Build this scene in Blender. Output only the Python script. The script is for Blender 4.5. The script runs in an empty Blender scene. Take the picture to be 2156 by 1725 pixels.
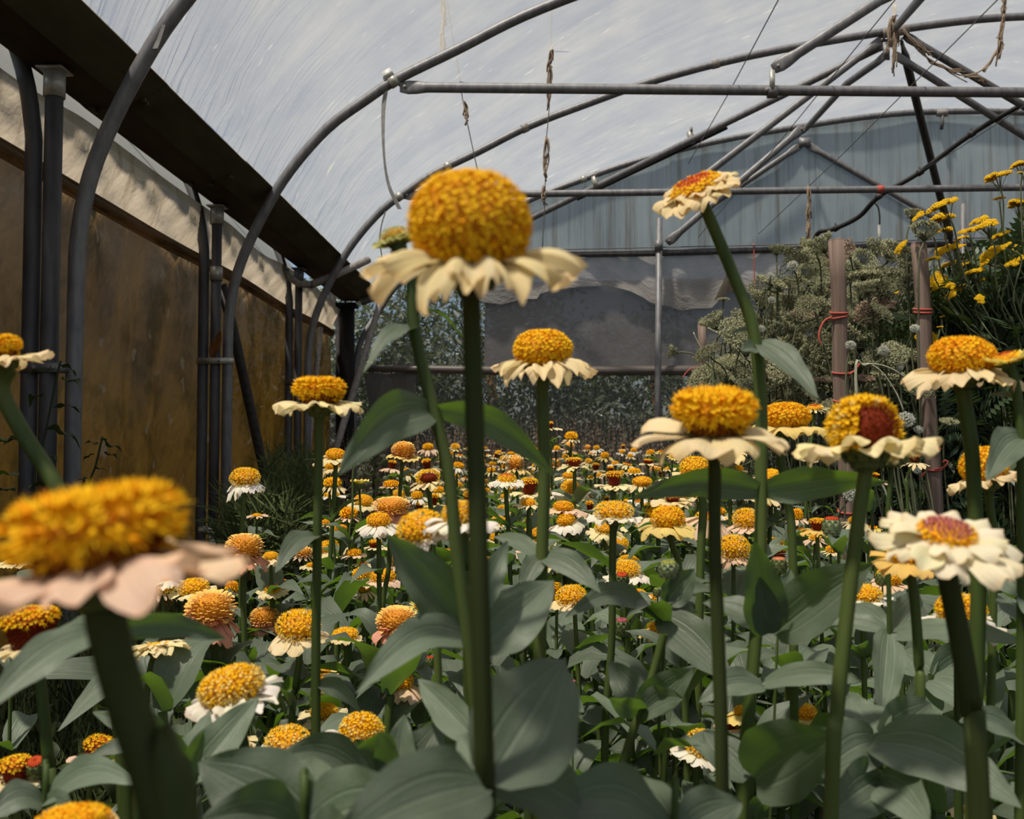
import bpy, math, random
import numpy as np
from mathutils import Vector, Matrix, Euler, Quaternion
C = bpy.context.scene
COL = C.collection
rnd = random.Random(7)
U = rnd.uniform
# ---------------------------------------------------------------- camera
F = 2055.0                                    # focal length in pixels of the 2156 px wide frame
PITCH, YAW = math.atan(87.5 / F), math.atan(62.0 / F)
CAM = Vector((0, 0, 1.0))
cam = bpy.data.cameras.new('camera')
cam.sensor_width = 36.0
cam.lens = F / 2156.0 * 36.0
cam.clip_start, cam.clip_end = 0.02, 300
cam.dof.use_dof = True
cam.dof.focus_distance = 1.5
cam.dof.aperture_fstop = 15.0
cam_o = bpy.data.objects.new('camera', cam)
COL.objects.link(cam_o)
cam_o.location = CAM
cam_o.rotation_euler = (math.pi / 2 + PITCH, 0, YAW)
C.camera = cam_o
RC = Euler((math.pi / 2 + PITCH, 0, YAW)).to_matrix()
# ---------------------------------------------------------------- world, sun, exposure
SUN_DIR = Vector((-0.30, -0.30, 1.0)).normalized()     # towards the sun: high, behind the camera on the gutter side
world = bpy.data.worlds.new('world')
C.world = world
world.use_nodes = True
wn = world.node_tree
wn.nodes.clear()
sky = wn.nodes.new('ShaderNodeTexSky')
sky.sky_type = 'NISHITA'
sky.sun_disc = False
sky.sun_elevation = math.asin(SUN_DIR.z)
sky.sun_rotation = math.atan2(SUN_DIR.x, SUN_DIR.y)
sky.dust_density = 2.0
bgn = wn.nodes.new('ShaderNodeBackground')
bgn.inputs['Strength'].default_value = 0.13
out = wn.nodes.new('ShaderNodeOutputWorld')
wn.links.new(sky.outputs[0], bgn.inputs[0])
wn.links.new(bgn.outputs[0], out.inputs[0])
sl = bpy.data.lights.new('sun', 'SUN')
sl.energy = 11.5
sl.angle = math.radians(3.5)
sl.color = (1.0, 0.93, 0.80)
so = bpy.data.objects.new('sun', sl)
COL.objects.link(so)
so.location = (0, 0, 12)
so.rotation_euler = SUN_DIR.to_track_quat('Z', 'Y').to_euler()
C.view_settings.view_transform = 'Standard'
C.view_settings.look = 'None'
C.view_settings.exposure = 0.0
C.view_settings.gamma = 1.0
C.view_settings.use_curve_mapping = False
C.cycles.use_denoising = True
C.cycles.max_bounces = 8
C.cycles.transparent_max_bounces = 12
C.cycles.caustics_reflective = False
C.cycles.caustics_refractive = False

def ray(px, py):
    return RC @ Vector(((px - 1078.0) / F, (862.5 - py) / F, -1.0))
def P(px, py, Y):
    """the world point seen at a photograph pixel, on the plane Y metres down the tunnel"""
    d = ray(px, py)
    return CAM + d * (Y / d.y)
def PP(pts, Y):
    return [P(x, y, Y) for x, y in pts]
def pix(p):
    q = RC.transposed() @ (Vector(p) - CAM)
    return 1078 + F * q.x / -q.z, 862.5 - F * q.y / -q.z

# ---------------------------------------------------------------- materials
MATS = {}
def mat(name):
    m = bpy.data.materials.new(name)
    m.use_nodes = True
    nt = m.node_tree
    nt.nodes.clear()
    o = nt.nodes.new('ShaderNodeOutputMaterial')
    MATS[name] = m
    return m, nt, o
class G:
    """tiny node graph helper"""
    def __init__(s, nt): s.nt = nt
    def n(s, t, **kw):
        x = s.nt.nodes.new('ShaderNode' + t)
        for k, v in kw.items():
            if k.startswith('i_'):
                key = k[2:]
                x.inputs[int(key) if key.isdigit() else key.replace('_', ' ')].default_value = v
            else:
                setattr(x, k, v)
        return x
    def l(s, a, b): s.nt.links.new(a, b)
    def math(s, op, a, b=None, clamp=False):
        x = s.n('Math', operation=op, use_clamp=clamp)
        for i, v in enumerate((a, b)):
            if v is None: continue
            if hasattr(v, 'default_value'): s.l(v, x.inputs[i])
            else: x.inputs[i].default_value = v
        return x.outputs[0]
    def mix(s, fac, a, b):
        x = s.n('Mix', data_type='RGBA')
        for i, v in ((0, fac), (6, a), (7, b)):
            if hasattr(v, 'default_value'): s.l(v, x.inputs[i])
            else: x.inputs[i].default_value = v if i == 0 else (*v[:3], 1)
        return x.outputs[2]
    def ramp(s, fac, stops):
        x = s.n('ValToRGB')
        e = x.color_ramp.elements
        while len(e) < len(stops): e.new(0.5)
        for el, (p, c) in zip(e, stops):
            el.position = p
            el.color = (c, c, c, 1) if isinstance(c, (int, float)) else (*c, 1)
        s.l(fac, x.inputs[0])
        return x.outputs[0]
    def noise(s, vec, scale, detail=3, rough=0.55):
        x = s.n('TexNoise', i_Scale=scale, i_Detail=detail, i_Roughness=rough)
        if vec is not None: s.l(vec, x.inputs['Vector'])
        return x.outputs[0]
    def mapping(s, vec, scale=(1, 1, 1), rot=(0, 0, 0)):
        x = s.n('Mapping', i_Scale=scale, i_Rotation=rot)
        s.l(vec, x.inputs[0])
        return x.outputs[0]
    def bump(s, h, strength, dist=0.01):
        x = s.n('Bump', i_Strength=strength, i_Distance=dist)
        s.l(h, x.inputs['Height'])
        return x.outputs[0]
def solid(name, c1, c2, scale=12.0, rough=0.7, bump=0.2, dist=0.003, spec=0.3, metallic=0.0, stretch=(1, 1, 1), trans=None, tfac=0.3, vary=0.0, objc=False):
    """mottled two-colour surface, with light let through when trans is given; objc: the colour is the object's own"""
    m, nt, o = mat(name)
    g = G(nt)
    tc = g.n('TexCoord')
    v = g.mapping(tc.outputs['Object'], stretch)
    nz = g.noise(v, scale, 4)
    info = g.n('ObjectInfo')
    if objc:
        dark = g.mix(1.0, c1, c1)
        mm = g.n('Mix', data_type='RGBA', blend_type='MULTIPLY', i_0=1.0)
        g.l(info.outputs['Color'], mm.inputs[6])
        rr = g.mix(nz, c1, c2)
        g.l(rr, mm.inputs[7])
        col = mm.outputs[2]
    else:
        col = g.mix(g.ramp(nz, [(0.3, 0.0), (0.7, 1.0)]), c1, c2)
    if vary:
        hs = g.n('HueSaturation')
        g.l(col, hs.inputs['Color'])
        g.l(g.math('ADD', g.math('MULTIPLY', info.outputs['Random'], vary * 2), 1 - vary), hs.inputs['Value'])
        col = hs.outputs[0]
    p = g.n('BsdfPrincipled', i_Roughness=rough, i_Metallic=metallic)
    p.inputs['Specular IOR Level'].default_value = spec
    g.l(col, p.inputs['Base Color'])
    if bump:
        g.l(g.bump(nz, bump, dist), p.inputs['Normal'])
    sh = p.outputs[0]
    if trans is not None:
        t = g.n('BsdfTranslucent')
        if objc: g.l(col, t.inputs[0])
        else: t.inputs[0].default_value = (*trans, 1)
        mx = g.n('MixShader', i_0=tfac)
        g.l(sh, mx.inputs[1]); g.l(t.outputs[0], mx.inputs[2])
        sh = mx.outputs[0]
    g.l(sh, o.inputs[0])
    return m
GALV = solid('galvanised_steel', (0.105, 0.105, 0.115), (0.19, 0.185, 0.19), 30, 0.5, 0.25, 0.002, 0.4, 0.25, (1, 1, 0.3))
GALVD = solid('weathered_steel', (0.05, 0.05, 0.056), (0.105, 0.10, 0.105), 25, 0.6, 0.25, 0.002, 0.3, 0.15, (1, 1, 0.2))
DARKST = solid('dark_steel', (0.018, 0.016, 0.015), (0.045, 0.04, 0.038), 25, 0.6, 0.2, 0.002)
RUSTY = solid('chalky_steel', (0.16, 0.14, 0.13), (0.30, 0.27, 0.25), 35, 0.7, 0.3, 0.002)
ZINC = solid('zinc_clip', (0.30, 0.29, 0.26), (0.42, 0.41, 0.37), 60, 0.45, 0.2, 0.001, 0.5, 0.4)
GUTTER = solid('mossy_gutter', (0.035, 0.026, 0.017), (0.10, 0.088, 0.055), 5, 0.75, 0.3, 0.004, 0.15, 0, (1, 0.3, 1))
GUTB = solid('brown_gutter_base', (0.022, 0.013, 0.008), (0.06, 0.038, 0.022), 5, 0.8, 0.3, 0.004, 0.1, 0, (1, 0.3, 1))  # bottom face of the gutter, browner and darker than the flanges
SHADEST = solid('shaded_post', (0.006, 0.005, 0.005), (0.014, 0.012, 0.011), 15, 0.8, 0.2)  # near-black: the shade of the corner is put into the post's colour
HOSE = solid('black_hose', (0.012, 0.012, 0.012), (0.03, 0.028, 0.026), 40, 0.5, 0.1)
WHITEP = solid('white_plastic', (0.55, 0.53, 0.46), (0.66, 0.63, 0.56), 40, 0.5, 0.1)
TWINE = solid('hemp_twine', (0.16, 0.11, 0.07), (0.34, 0.26, 0.19), 200, 0.95, 0.4, 0.001)
REDTW = solid('red_twine', (0.36, 0.06, 0.04), (0.50, 0.11, 0.08), 200, 0.8, 0.3, 0.001)
BATTEN = solid('plastic_batten', (0.16, 0.16, 0.15), (0.26, 0.255, 0.24), 30, 0.6, 0.1)
WIRE = solid('steel_wire', (0.06, 0.06, 0.06), (0.12, 0.12, 0.12), 60, 0.5, 0.0)
def wood_mat():
    m, nt, o = mat('weathered_wood')
    g = G(nt); tc = g.n('TexCoord')
    v = g.mapping(tc.outputs['Object'], (60, 60, 2.2))
    nz = g.noise(v, 1.0, 5, 0.6)
    n2 = g.noise(tc.outputs['Object'], 7, 3)
    col = g.mix(g.ramp(nz, [(0.3, 0.0), (0.72, 1.0)]), (0.10, 0.066, 0.05), (0.30, 0.225, 0.185))
    col = g.mix(g.math('MULTIPLY', n2, 0.4), col, (0.13, 0.08, 0.065))
    p = g.n('BsdfPrincipled', i_Roughness=0.85)
    p.inputs['Specular IOR Level'].default_value = 0.15
    g.l(col, p.inputs['Base Color']); g.l(g.bump(nz, 0.5, 0.003), p.inputs['Normal'])
    g.l(p.outputs[0], o.inputs[0])
    return m
WOOD = wood_mat()
def film(name, c1, c2, clear, streak=(9, 0.7), crease=0.0, scuff=None, stain=None, skew=0.0, dscale=2.2, diff=0.25, fine=40, top=None, wr=0.0):
    """thin plastic film on UV in metres (u along, v up): part clear, part milky; dirt streaks, creases, scuffs"""
    m, nt, o = mat(name)
    g = G(nt); tc = g.n('TexCoord')
    uv = tc.outputs['UV']
    sk = g.n('VectorRotate', rotation_type='Z_AXIS', i_Angle=skew)
    g.l(uv, sk.inputs['Vector'])
    suv = sk.outputs[0]
    big = g.noise(uv, dscale, 5, 0.6)
    st = g.noise(g.mapping(suv, (streak[0], streak[1], 1)), 1.0, 5, 0.6)
    f1 = g.math('ADD', g.math('MULTIPLY', big, 0.5), g.math('MULTIPLY', st, 0.5))
    col = g.mix(g.ramp(f1, [(0.36, 0.0), (0.64, 1.0)]), c1, c2)
    if top:
        sp0 = g.n('SeparateXYZ'); g.l(uv, sp0.inputs[0])
        hv = g.math('ADD', sp0.outputs[1], g.math('MULTIPLY', g.math('SUBTRACT', big, 0.5), 1.6))
        col = g.mix(g.math('MULTIPLY', g.math('SUBTRACT', hv, top[1], True), top[2], True), col, top[0])
    cl = g.math('MULTIPLY', g.ramp(f1, [(0.3, 1.25), (0.75, 0.75)]), clear)
    if stain:
        s2 = g.noise(g.mapping(uv, (stain[1], stain[2], 1)), 1.0, 6, 0.7)
        sf = g.ramp(s2, [(stain[3], 0.0), (stain[3] + 0.16, 1.0)])
        sf = g.math('MULTIPLY', sf, stain[4])
        col = g.mix(sf, col, stain[0])
        cl = g.math('MULTIPLY', cl, g.math('SUBTRACT', 1.0, g.math('MULTIPLY', sf, 0.7)))
    if scuff:
        s3 = g.noise(g.mapping(suv, (scuff[1], scuff[2], 1)), 1.0, 3, 0.5)
        f3 = g.math('MULTIPLY', g.ramp(s3, [(scuff[3], 0.0), (scuff[3] + 0.05, 1.0)]), scuff[4])
        col = g.mix(f3, col, scuff[0])
        cl = g.math('MULTIPLY', cl, g.math('SUBTRACT', 1.0, f3))
    sp = g.noise(uv, fine, 4, 0.7)
    h = g.math('ADD', g.math('MULTIPLY', st, 0.6), g.math('MULTIPLY', sp, 0.08))
    if wr:
        rd = g.n('VectorRotate', rotation_type='Z_AXIS', i_Angle=0.6); g.l(uv, rd.inputs['Vector'])
        for ww, vv in ((wr, g.mapping(rd.outputs[0], (3.5, 1.3, 1))), (wr * .6, g.mapping(uv, (7.0, 4.0, 1)))):
            r1 = g.math('ABSOLUTE', g.math('SUBTRACT', g.noise(vv, 1.0, 4, 0.6), 0.5))
            h = g.math('ADD', h, g.math('MULTIPLY', g.math('SUBTRACT', 1.0, g.math('MULTIPLY', r1, 4.0, True), True), ww))
    tr = g.n('BsdfTranslucent'); df = g.n('BsdfDiffuse'); tp = g.n('BsdfTransparent')
    gl = g.n('BsdfGlossy', i_Roughness=0.35)
    gl.inputs[0].default_value = (0.8, 0.8, 0.8, 1)
    g.l(col, tr.inputs[0]); g.l(col, df.inputs[0])
    if crease:
        sep = g.n('SeparateXYZ'); g.l(uv, sep.inputs[0])
        fade = g.ramp(g.math('DIVIDE', sep.outputs[1], 2.6), [(0.0, 1.0), (0.16, 0.6), (0.42, 0.10), (1.0, 0.03)])
        cr = g.noise(g.mapping(suv, (16, 0.5, 1)), 1.0, 3, 0.6)
        hh = g.math('ADD', h, g.math('MULTIPLY', cr, 2.2))
        hh = g.math('MULTIPLY', hh, fade)
        b = g.bump(hh, 1.0, crease)
        for x in (tr, df, gl): g.l(b, x.inputs['Normal'])
    else:
        b = g.bump(h, 0.6, 0.02)
        for x in (tr, df): g.l(b, x.inputs['Normal'])
    m1 = g.n('MixShader', i_0=diff); g.l(tr.outputs[0], m1.inputs[1]); g.l(df.outputs[0], m1.inputs[2])
    m3 = g.n('MixShader', i_0=0.04); g.l(m1.outputs[0], m3.inputs[1]); g.l(gl.outputs[0], m3.inputs[2])
    m2 = g.n('MixShader'); g.l(cl, m2.inputs[0]); g.l(m3.outputs[0], m2.inputs[1]); g.l(tp.outputs[0], m2.inputs[2])
    g.l(m2.outputs[0], o.inputs[0])
    return m
ROOF = film('roof_film', (0.222, 0.218, 0.200), (0.275, 0.267, 0.243), 0.38, (4.5, 0.6), 0.05, ((0.40, 0.40, 0.37), 17, 4.0, 0.66, 0.4), None, -0.45)
GABLE = film('gable_film', (0.30, 0.355, 0.37), (0.40, 0.44, 0.44), 0.03, (10, 0.35), 0.0, ((0.52, 0.56, 0.54), 5, 0.3, 0.66, 0.6), ((0.13, 0.105, 0.06), 7.5, 0.25, 0.50, 0.75), 0.0, 2.2, 0.5)
TORN = film('torn_film', (0.34, 0.32, 0.30), (0.46, 0.43, 0.40), 0.04, (4, 1.0), 0.0, None, ((0.24, 0.18, 0.12), 2.6, 1.6, 0.56, 0.4), 0.0, 2.2, 0.6, 40, None, 0.5)
NET = film('dark_netting', (0.15, 0.137, 0.132), (0.19, 0.172, 0.167), 0.03, (3, 3), 0.0, None, None, 0.0, 2.2, 0.55)
NETTHIN = film('thin_netting', (0.075, 0.07, 0.066), (0.10, 0.094, 0.09), 0.50, (3, 3), 0.0)
NETLOW = film('low_netting', (0.055, 0.05, 0.047), (0.075, 0.069, 0.065), 0.34, (3, 3), 0.0)
NETPATCH = film('netting_patch', (0.15, 0.13, 0.115), (0.20, 0.17, 0.15), 0.04, (3, 3), 0.0, None, None, 0.0, 2.2, 0.55)
BEIGE = film('beige_film', (0.17, 0.138, 0.098), (0.27, 0.23, 0.175), 0.03, (6, 1.0), 0.0, None, ((0.085, 0.06, 0.026), 5, 1.2, 0.52, 0.75), 0.6, 1.5, 0.2, 40, None, 0.5)
ROOFN = film('milky_roof_film', (0.36, 0.36, 0.35), (0.42, 0.42, 0.41), 0.05)
BROWN = film('algae_brown_film', (0.085, 0.040, 0.005), (0.215, 0.108, 0.015), 0.02, (5, 0.6), 0.0, ((0.19, 0.15, 0.11), 8, 6, 0.64, 0.75), ((0.042, 0.028, 0.006), 2.6, 1.8, 0.47, 0.8), 0.3, 1.6, 0.2, 25, ((0.155, 0.112, 0.07), 1.55, 0.8), 0.9)
SOIL = solid('bed_soil', (0.018, 0.013, 0.009), (0.05, 0.038, 0.026), 9, 0.95, 0.6, 0.02, 0.1)
FIELD = solid('field_earth', (0.05, 0.055, 0.022), (0.10, 0.095, 0.045), 3, 0.95, 0.4, 0.02, 0.1)
EARTH = FIELD
def leaf_mat(name, top, top2, trans, tfac, rough=0.5, spec=0.4, vary=0.18):
    m, nt, o = mat(name)
    g = G(nt); tc = g.n('TexCoord'); info = g.n('ObjectInfo')
    sep = g.n('SeparateXYZ'); g.l(tc.outputs['UV'], sep.inputs[0])
    u = g.math('ABSOLUTE', g.math('SUBTRACT', sep.outputs[0], 0.5))
    mid = g.ramp(u, [(0.0, 1.0), (0.035, 0.0)])
    s1 = g.math('ABSOLUTE', g.math('SUBTRACT', u, 0.2))
    side = g.ramp(s1, [(0.0, 0.6), (0.03, 0.0)])
    vein = g.math('MAXIMUM', mid, side)
    nz = g.noise(tc.outputs['UV'], 4.0, 4)
    col = g.mix(nz, top, top2)
    col = g.mix(g.math('MULTIPLY', vein, 0.35), col, tuple(min(1, c * 1.7) for c in top2))
    hs = g.n('HueSaturation'); g.l(col, hs.inputs['Color'])
    g.l(g.math('ADD', g.math('MULTIPLY', info.outputs['Random'], vary * 2), 1 - vary), hs.inputs['Value'])
    p = g.n('BsdfPrincipled', i_Roughness=rough)
    p.inputs['Specular IOR Level'].default_value = spec
    g.l(hs.outputs[0], p.inputs['Base Color'])
    hgt = g.math('SUBTRACT', g.math('MULTIPLY', g.noise(tc.outputs['UV'], 18.0, 2), 0.35), g.math('MULTIPLY', vein, 0.8))
    g.l(g.bump(hgt, 0.35, 0.002), p.inputs['Normal'])
    t = g.n('BsdfTranslucent'); t.inputs[0].default_value = (*trans, 1)
    mx = g.n('MixShader', i_0=tfac); g.l(p.outputs[0], mx.inputs[1]); g.l(t.outputs[0], mx.inputs[2])
    g.l(mx.outputs[0], o.inputs[0])
    return m
LEAF = leaf_mat('zinnia_leaf', (0.088, 0.123, 0.078), (0.178, 0.211, 0.155), (0.12, 0.23, 0.012), 0.38, 0.5, 0.4, 0.25)
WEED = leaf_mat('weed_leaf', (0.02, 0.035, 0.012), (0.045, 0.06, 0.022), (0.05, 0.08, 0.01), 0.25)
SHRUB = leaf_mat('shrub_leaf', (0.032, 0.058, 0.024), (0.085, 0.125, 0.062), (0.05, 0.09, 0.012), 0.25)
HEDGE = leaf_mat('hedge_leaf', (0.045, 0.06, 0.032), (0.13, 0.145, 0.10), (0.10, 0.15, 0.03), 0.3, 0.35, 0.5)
STEM = solid('zinnia_stem', (0.032, 0.060, 0.009), (0.10, 0.135, 0.032), 60, 0.6, 0.3, 0.001, 0.3, 0, (1, 1, 0.06), (0.08, 0.14, 0.01), 0.15, 0.15)
STEM_SHADED = solid('shaded_zinnia_stem', (0.016, 0.024, 0.005), (0.05, 0.068, 0.016), 60, 0.65, 0.3, 0.001, 0.2, 0, (1, 1, 0.06), (0.05, 0.08, 0.01), 0.1, 0.15)  # darker copy of the stem, shade under the flower heads put into the colour
CALYX = solid('green_calyx', (0.05, 0.075, 0.02), (0.13, 0.155, 0.05), 40, 0.6, 0.3, 0.002)
BUDG = solid('bud_green', (0.12, 0.16, 0.06), (0.26, 0.30, 0.16), 60, 0.6, 0.3, 0.002)
def petal_mat():
    m, nt, o = mat('petal')
    g = G(nt); tc = g.n('TexCoord'); info = g.n('ObjectInfo')
    sep = g.n('SeparateXYZ'); g.l(tc.outputs['UV'], sep.inputs[0])
    rib = g.noise(g.mapping(tc.outputs['UV'], (16, 0.8, 1)), 1.0, 2)
    shade = g.ramp(sep.outputs[1], [(0.0, (0.80, 0.86, 0.62)), (0.45, (0.98, 0.98, 0.95)), (0.88, (1, 1, 1)), (1.0, (1.0, 0.90, 0.82))])
    mm = g.n('Mix', data_type='RGBA', blend_type='MULTIPLY', i_0=1.0)
    g.l(info.outputs['Color'], mm.inputs[6]); g.l(shade, mm.inputs[7])
    hs = g.n('HueSaturation'); g.l(mm.outputs[2], hs.inputs['Color'])
    g.l(g.math('ADD', g.math('MULTIPLY', rib, 0.24), 0.86), hs.inputs['Value'])
    p = g.n('BsdfPrincipled', i_Roughness=0.65)
    p.inputs['Specular IOR Level'].default_value = 0.2
    g.l(hs.outputs[0], p.inputs['Base Color']); g.l(g.bump(rib, 0.35, 0.002), p.inputs['Normal'])
    t = g.n('BsdfTranslucent'); g.l(hs.outputs[0], t.inputs[0])
    mx = g.n('MixShader', i_0=0.35); g.l(p.outputs[0], mx.inputs[1]); g.l(t.outputs[0], mx.inputs[2])
    g.l(mx.outputs[0], o.inputs[0])
    return m
PETAL = petal_mat()
def floret(name, a, b):
    return solid(name, a, b, 90, 0.7, 0, 0.001, 0.15, 0, (1, 1, 1), b, 0.25)
FY = floret('floret_gold', (0.90, 0.49, 0.006), (0.96, 0.64, 0.022))
CARST = solid('carrot_stem', (0.05, 0.06, 0.03), (0.13, 0.14, 0.075), 9, 0.8, 0.1)
FO = floret('floret_orange', (0.84, 0.34, 0.004), (0.92, 0.46, 0.008))
FM = floret('floret_maroon', (0.13, 0.014, 0.003), (0.26, 0.035, 0.006))
FR = floret('floret_red', (0.50, 0.055, 0.012), (0.66, 0.11, 0.03))
FP = floret('floret_pale', (0.80, 0.56, 0.10), (0.92, 0.74, 0.28))
FK = floret('floret_peach', (0.86, 0.49, 0.11), (0.94, 0.62, 0.19))
FS = floret('floret_salmon', (0.66, 0.25, 0.11), (0.76, 0.33, 0.16))
FPK = floret('floret_mauve', (0.36, 0.085, 0.10), (0.50, 0.14, 0.16))
FG = floret('floret_green', (0.26, 0.28, 0.06), (0.42, 0.42, 0.12))
CORE = solid('disc_core', (0.50, 0.20, 0.004), (0.62, 0.28, 0.008), 60, 0.8, 0.3, 0.002)
UMBEL = solid('umbel_green', (0.27, 0.27, 0.15), (0.46, 0.45, 0.29), 25, 0.85, 0.2, 0.002, 0.1, 0, (1, 1, 1), (0.2, 0.22, 0.08), 0.2, 0.35)
UMBW = solid('umbel_white', (0.42, 0.43, 0.36), (0.66, 0.66, 0.58), 60, 0.85, 0.2, 0.002)
UMBP = solid('umbel_faded', (0.28, 0.19, 0.13), (0.42, 0.31, 0.22), 25, 0.85, 0.2, 0.002)
YARROW = solid('yarrow_yellow', (0.62, 0.36, 0.008), (0.85, 0.55, 0.02), 120, 0.8, 0.4, 0.002, 0.1)
YSTEM = solid('yarrow_stem', (0.10, 0.12, 0.05), (0.19, 0.20, 0.11), 50, 0.8, 0.1)
PALEST = solid('pale_stalk', (0.28, 0.28, 0.19), (0.42, 0.41, 0.31), 50, 0.8, 0.1)
DRYG = solid('dry_grass', (0.14, 0.10, 0.075), (0.30, 0.22, 0.17), 20, 0.9, 0.1, 0.002, 0.1, 0, (1, 1, 1), (0.2, 0.15, 0.1), 0.2)
GREENG = solid('green_grass', (0.035, 0.05, 0.016), (0.09, 0.105, 0.04), 20, 0.9, 0.1, 0.002, 0.1)
DEADL = solid('dead_leaf', (0.10, 0.045, 0.015), (0.2, 0.09, 0.03), 20, 0.9, 0.1, 0.002, 0.1)
# ---------------------------------------------------------------- mesh helpers
class MB:
    """collects vertices, faces, material slots and UVs into ONE mesh"""
    def __init__(s): s.v, s.f, s.m, s.uv = [], [], [], []
    def add(s, v, f, mi=0, uv=None):
        b = len(s.v)
        s.v += [tuple(x) for x in v]
        s.uv += list(uv) if uv is not None else [(0, 0)] * len(v)
        s.f += [tuple(i + b for i in q) for q in f]
        s.m += [mi] * len(f)
        return b
    def mesh(s, name, mats, smooth=True):
        me = bpy.data.meshes.new(name)
        me.from_pydata(s.v, [], s.f)
        for m in (mats if isinstance(mats, (list, tuple)) else [mats]): me.materials.append(m)
        me.polygons.foreach_set('material_index', s.m)
        if smooth: me.polygons.foreach_set('use_smooth', [True] * len(s.f))
        li = np.empty(len(me.loops), dtype=np.int32)
        me.loops.foreach_get('vertex_index', li)
        ul = me.uv_layers.new(name='UVMap')
        ul.data.foreach_set('uv', np.array(s.uv, dtype=np.float32)[li].ravel())
        me.update()
        return me
    def build(s, name, mats, parent=None, smooth=True, loc=None):
        """links the mesh as ONE object; with a parent the vertices given in world space are made relative to it"""
        if parent is not None:
            o = parent.location if parent.parent is None else parent.matrix_world.translation
            s.v = [(x - o.x, y - o.y, z - o.z) for x, y, z in s.v]
        return obj(name, s.mesh(name, mats, smooth), parent, loc)
def obj(name, me, parent=None, loc=None):
    o = bpy.data.objects.new(name, me)
    COL.objects.link(o)
    if parent is not None: o.parent = parent
    if loc is not None: o.location = loc
    return o
def tag(o, label=None, cat=None, group=None, kind=None):
    for k, v in (('label', label), ('category', cat), ('group', group), ('kind', kind)):
        if v: o[k] = v
    return o
def thing(name, label, cat, loc=(0, 0, 0), group=None):
    o = bpy.data.objects.new(name, None)
    COL.objects.link(o)
    o.location = loc
    o.empty_display_size = 0.05
    return tag(o, label, cat, group)
def tube(mb, pts, r, seg=10, mi=0, caps=True, flat=None):
    """swept tube; r a number or one per point; flat: {index: (sideways, upward) factors}"""
    pts = [Vector(p) for p in pts]
    n = len(pts)
    rs = r if isinstance(r, (list, tuple)) else [r] * n
    t0 = (pts[1] - pts[0]).normalized()
    ref = Vector((0, 0, 1)) if abs(t0.z) < 0.9 else Vector((0, 1, 0))
    side = t0.cross(ref).normalized()
    v, f, uv = [], [], []
    L = 0.0
    for i, p in enumerate(pts):
        t = ((pts[min(i + 1, n - 1)] - p).normalized() + (p - pts[max(i - 1, 0)]).normalized())
        t = t.normalized() if t.length > 1e-9 else t0
        side = (side - t * side.dot(t)).normalized()
        up = side.cross(t)
        if i: L += (p - pts[i - 1]).length
        a, b = (flat or {}).get(i, (1, 1))
        for k in range(seg):
            q = 2 * math.pi * k / seg
            v.append(p + (side * math.cos(q) * a + up * math.sin(q) * b) * rs[i])
            uv.append((k / seg, L))
    for i in range(n - 1):
        for k in range(seg):
            k2 = (k + 1) % seg
            f.append((i * seg + k, i * seg + k2, (i + 1) * seg + k2, (i + 1) * seg + k))
    if caps:
        f.append(tuple(range(seg - 1, -1, -1)))
        f.append(tuple((n - 1) * seg + k for k in range(seg)))
    mb.add(v, f, mi, uv)
def spline(pts, sub=6):
    """Catmull-Rom through points"""
    pts = [Vector(p) for p in pts]
    q = [pts[0] * 2 - pts[1]] + pts + [pts[-1] * 2 - pts[-2]]
    o = []
    for i in range(1, len(q) - 2):
        a, b, c, d = q[i - 1:i + 3]
        for k in range(sub):
            t = k / sub
            o.append(0.5 * (2 * b + (c - a) * t + (2 * a - 5 * b + 4 * c - d) * t * t + (3 * b - a - 3 * c + d) * t ** 3))
    o.append(pts[-1])
    return o
def box(mb, c, s, mi=0, rot=None):
    c = Vector(c)
    v = []
    for x in (-1, 1):
        for y in (-1, 1):
            for z in (-1, 1):
                d = Vector((x * s[0] / 2, y * s[1] / 2, z * s[2] / 2))
                v.append(c + (rot @ d if rot else d))
    mb.add(v, [(0, 1, 3, 2), (4, 6, 7, 5), (0, 4, 5, 1), (2, 3, 7, 6), (0, 2, 6, 4), (1, 5, 7, 3)], mi)
def lathe(mb, prof, seg, mi=0, origin=(0, 0, 0)):
    o = Vector(origin)
    v, f = [], []
    for r, z in prof:
        for k in range(seg):
            a = 2 * math.pi * k / seg
            v.append(o + Vector((r * math.cos(a), r * math.sin(a), z)))
    for i in range(len(prof) - 1):
        for k in range(seg):
            k2 = (k + 1) % seg
            f.append((i * seg + k, i * seg + k2, (i + 1) * seg + k2, (i + 1) * seg + k))
    f.append(tuple((len(prof) - 1) * seg + k for k in range(seg)))
    mb.add(v, f, mi)
def grid(mb, fn, nu, nv, mi=0, uvfn=None):
    v, uv, f = [], [], []
    for j in range(nv + 1):
        for i in range(nu + 1):
            v.append(fn(i / nu, j / nv))
            uv.append(uvfn(i / nu, j / nv) if uvfn else (i / nu, j / nv))
    for j in range(nv):
        for i in range(nu):
            a = j * (nu + 1) + i
            f.append((a, a + 1, a + nu + 2, a + nu + 1))
    mb.add(v, f, mi, uv)
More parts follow.
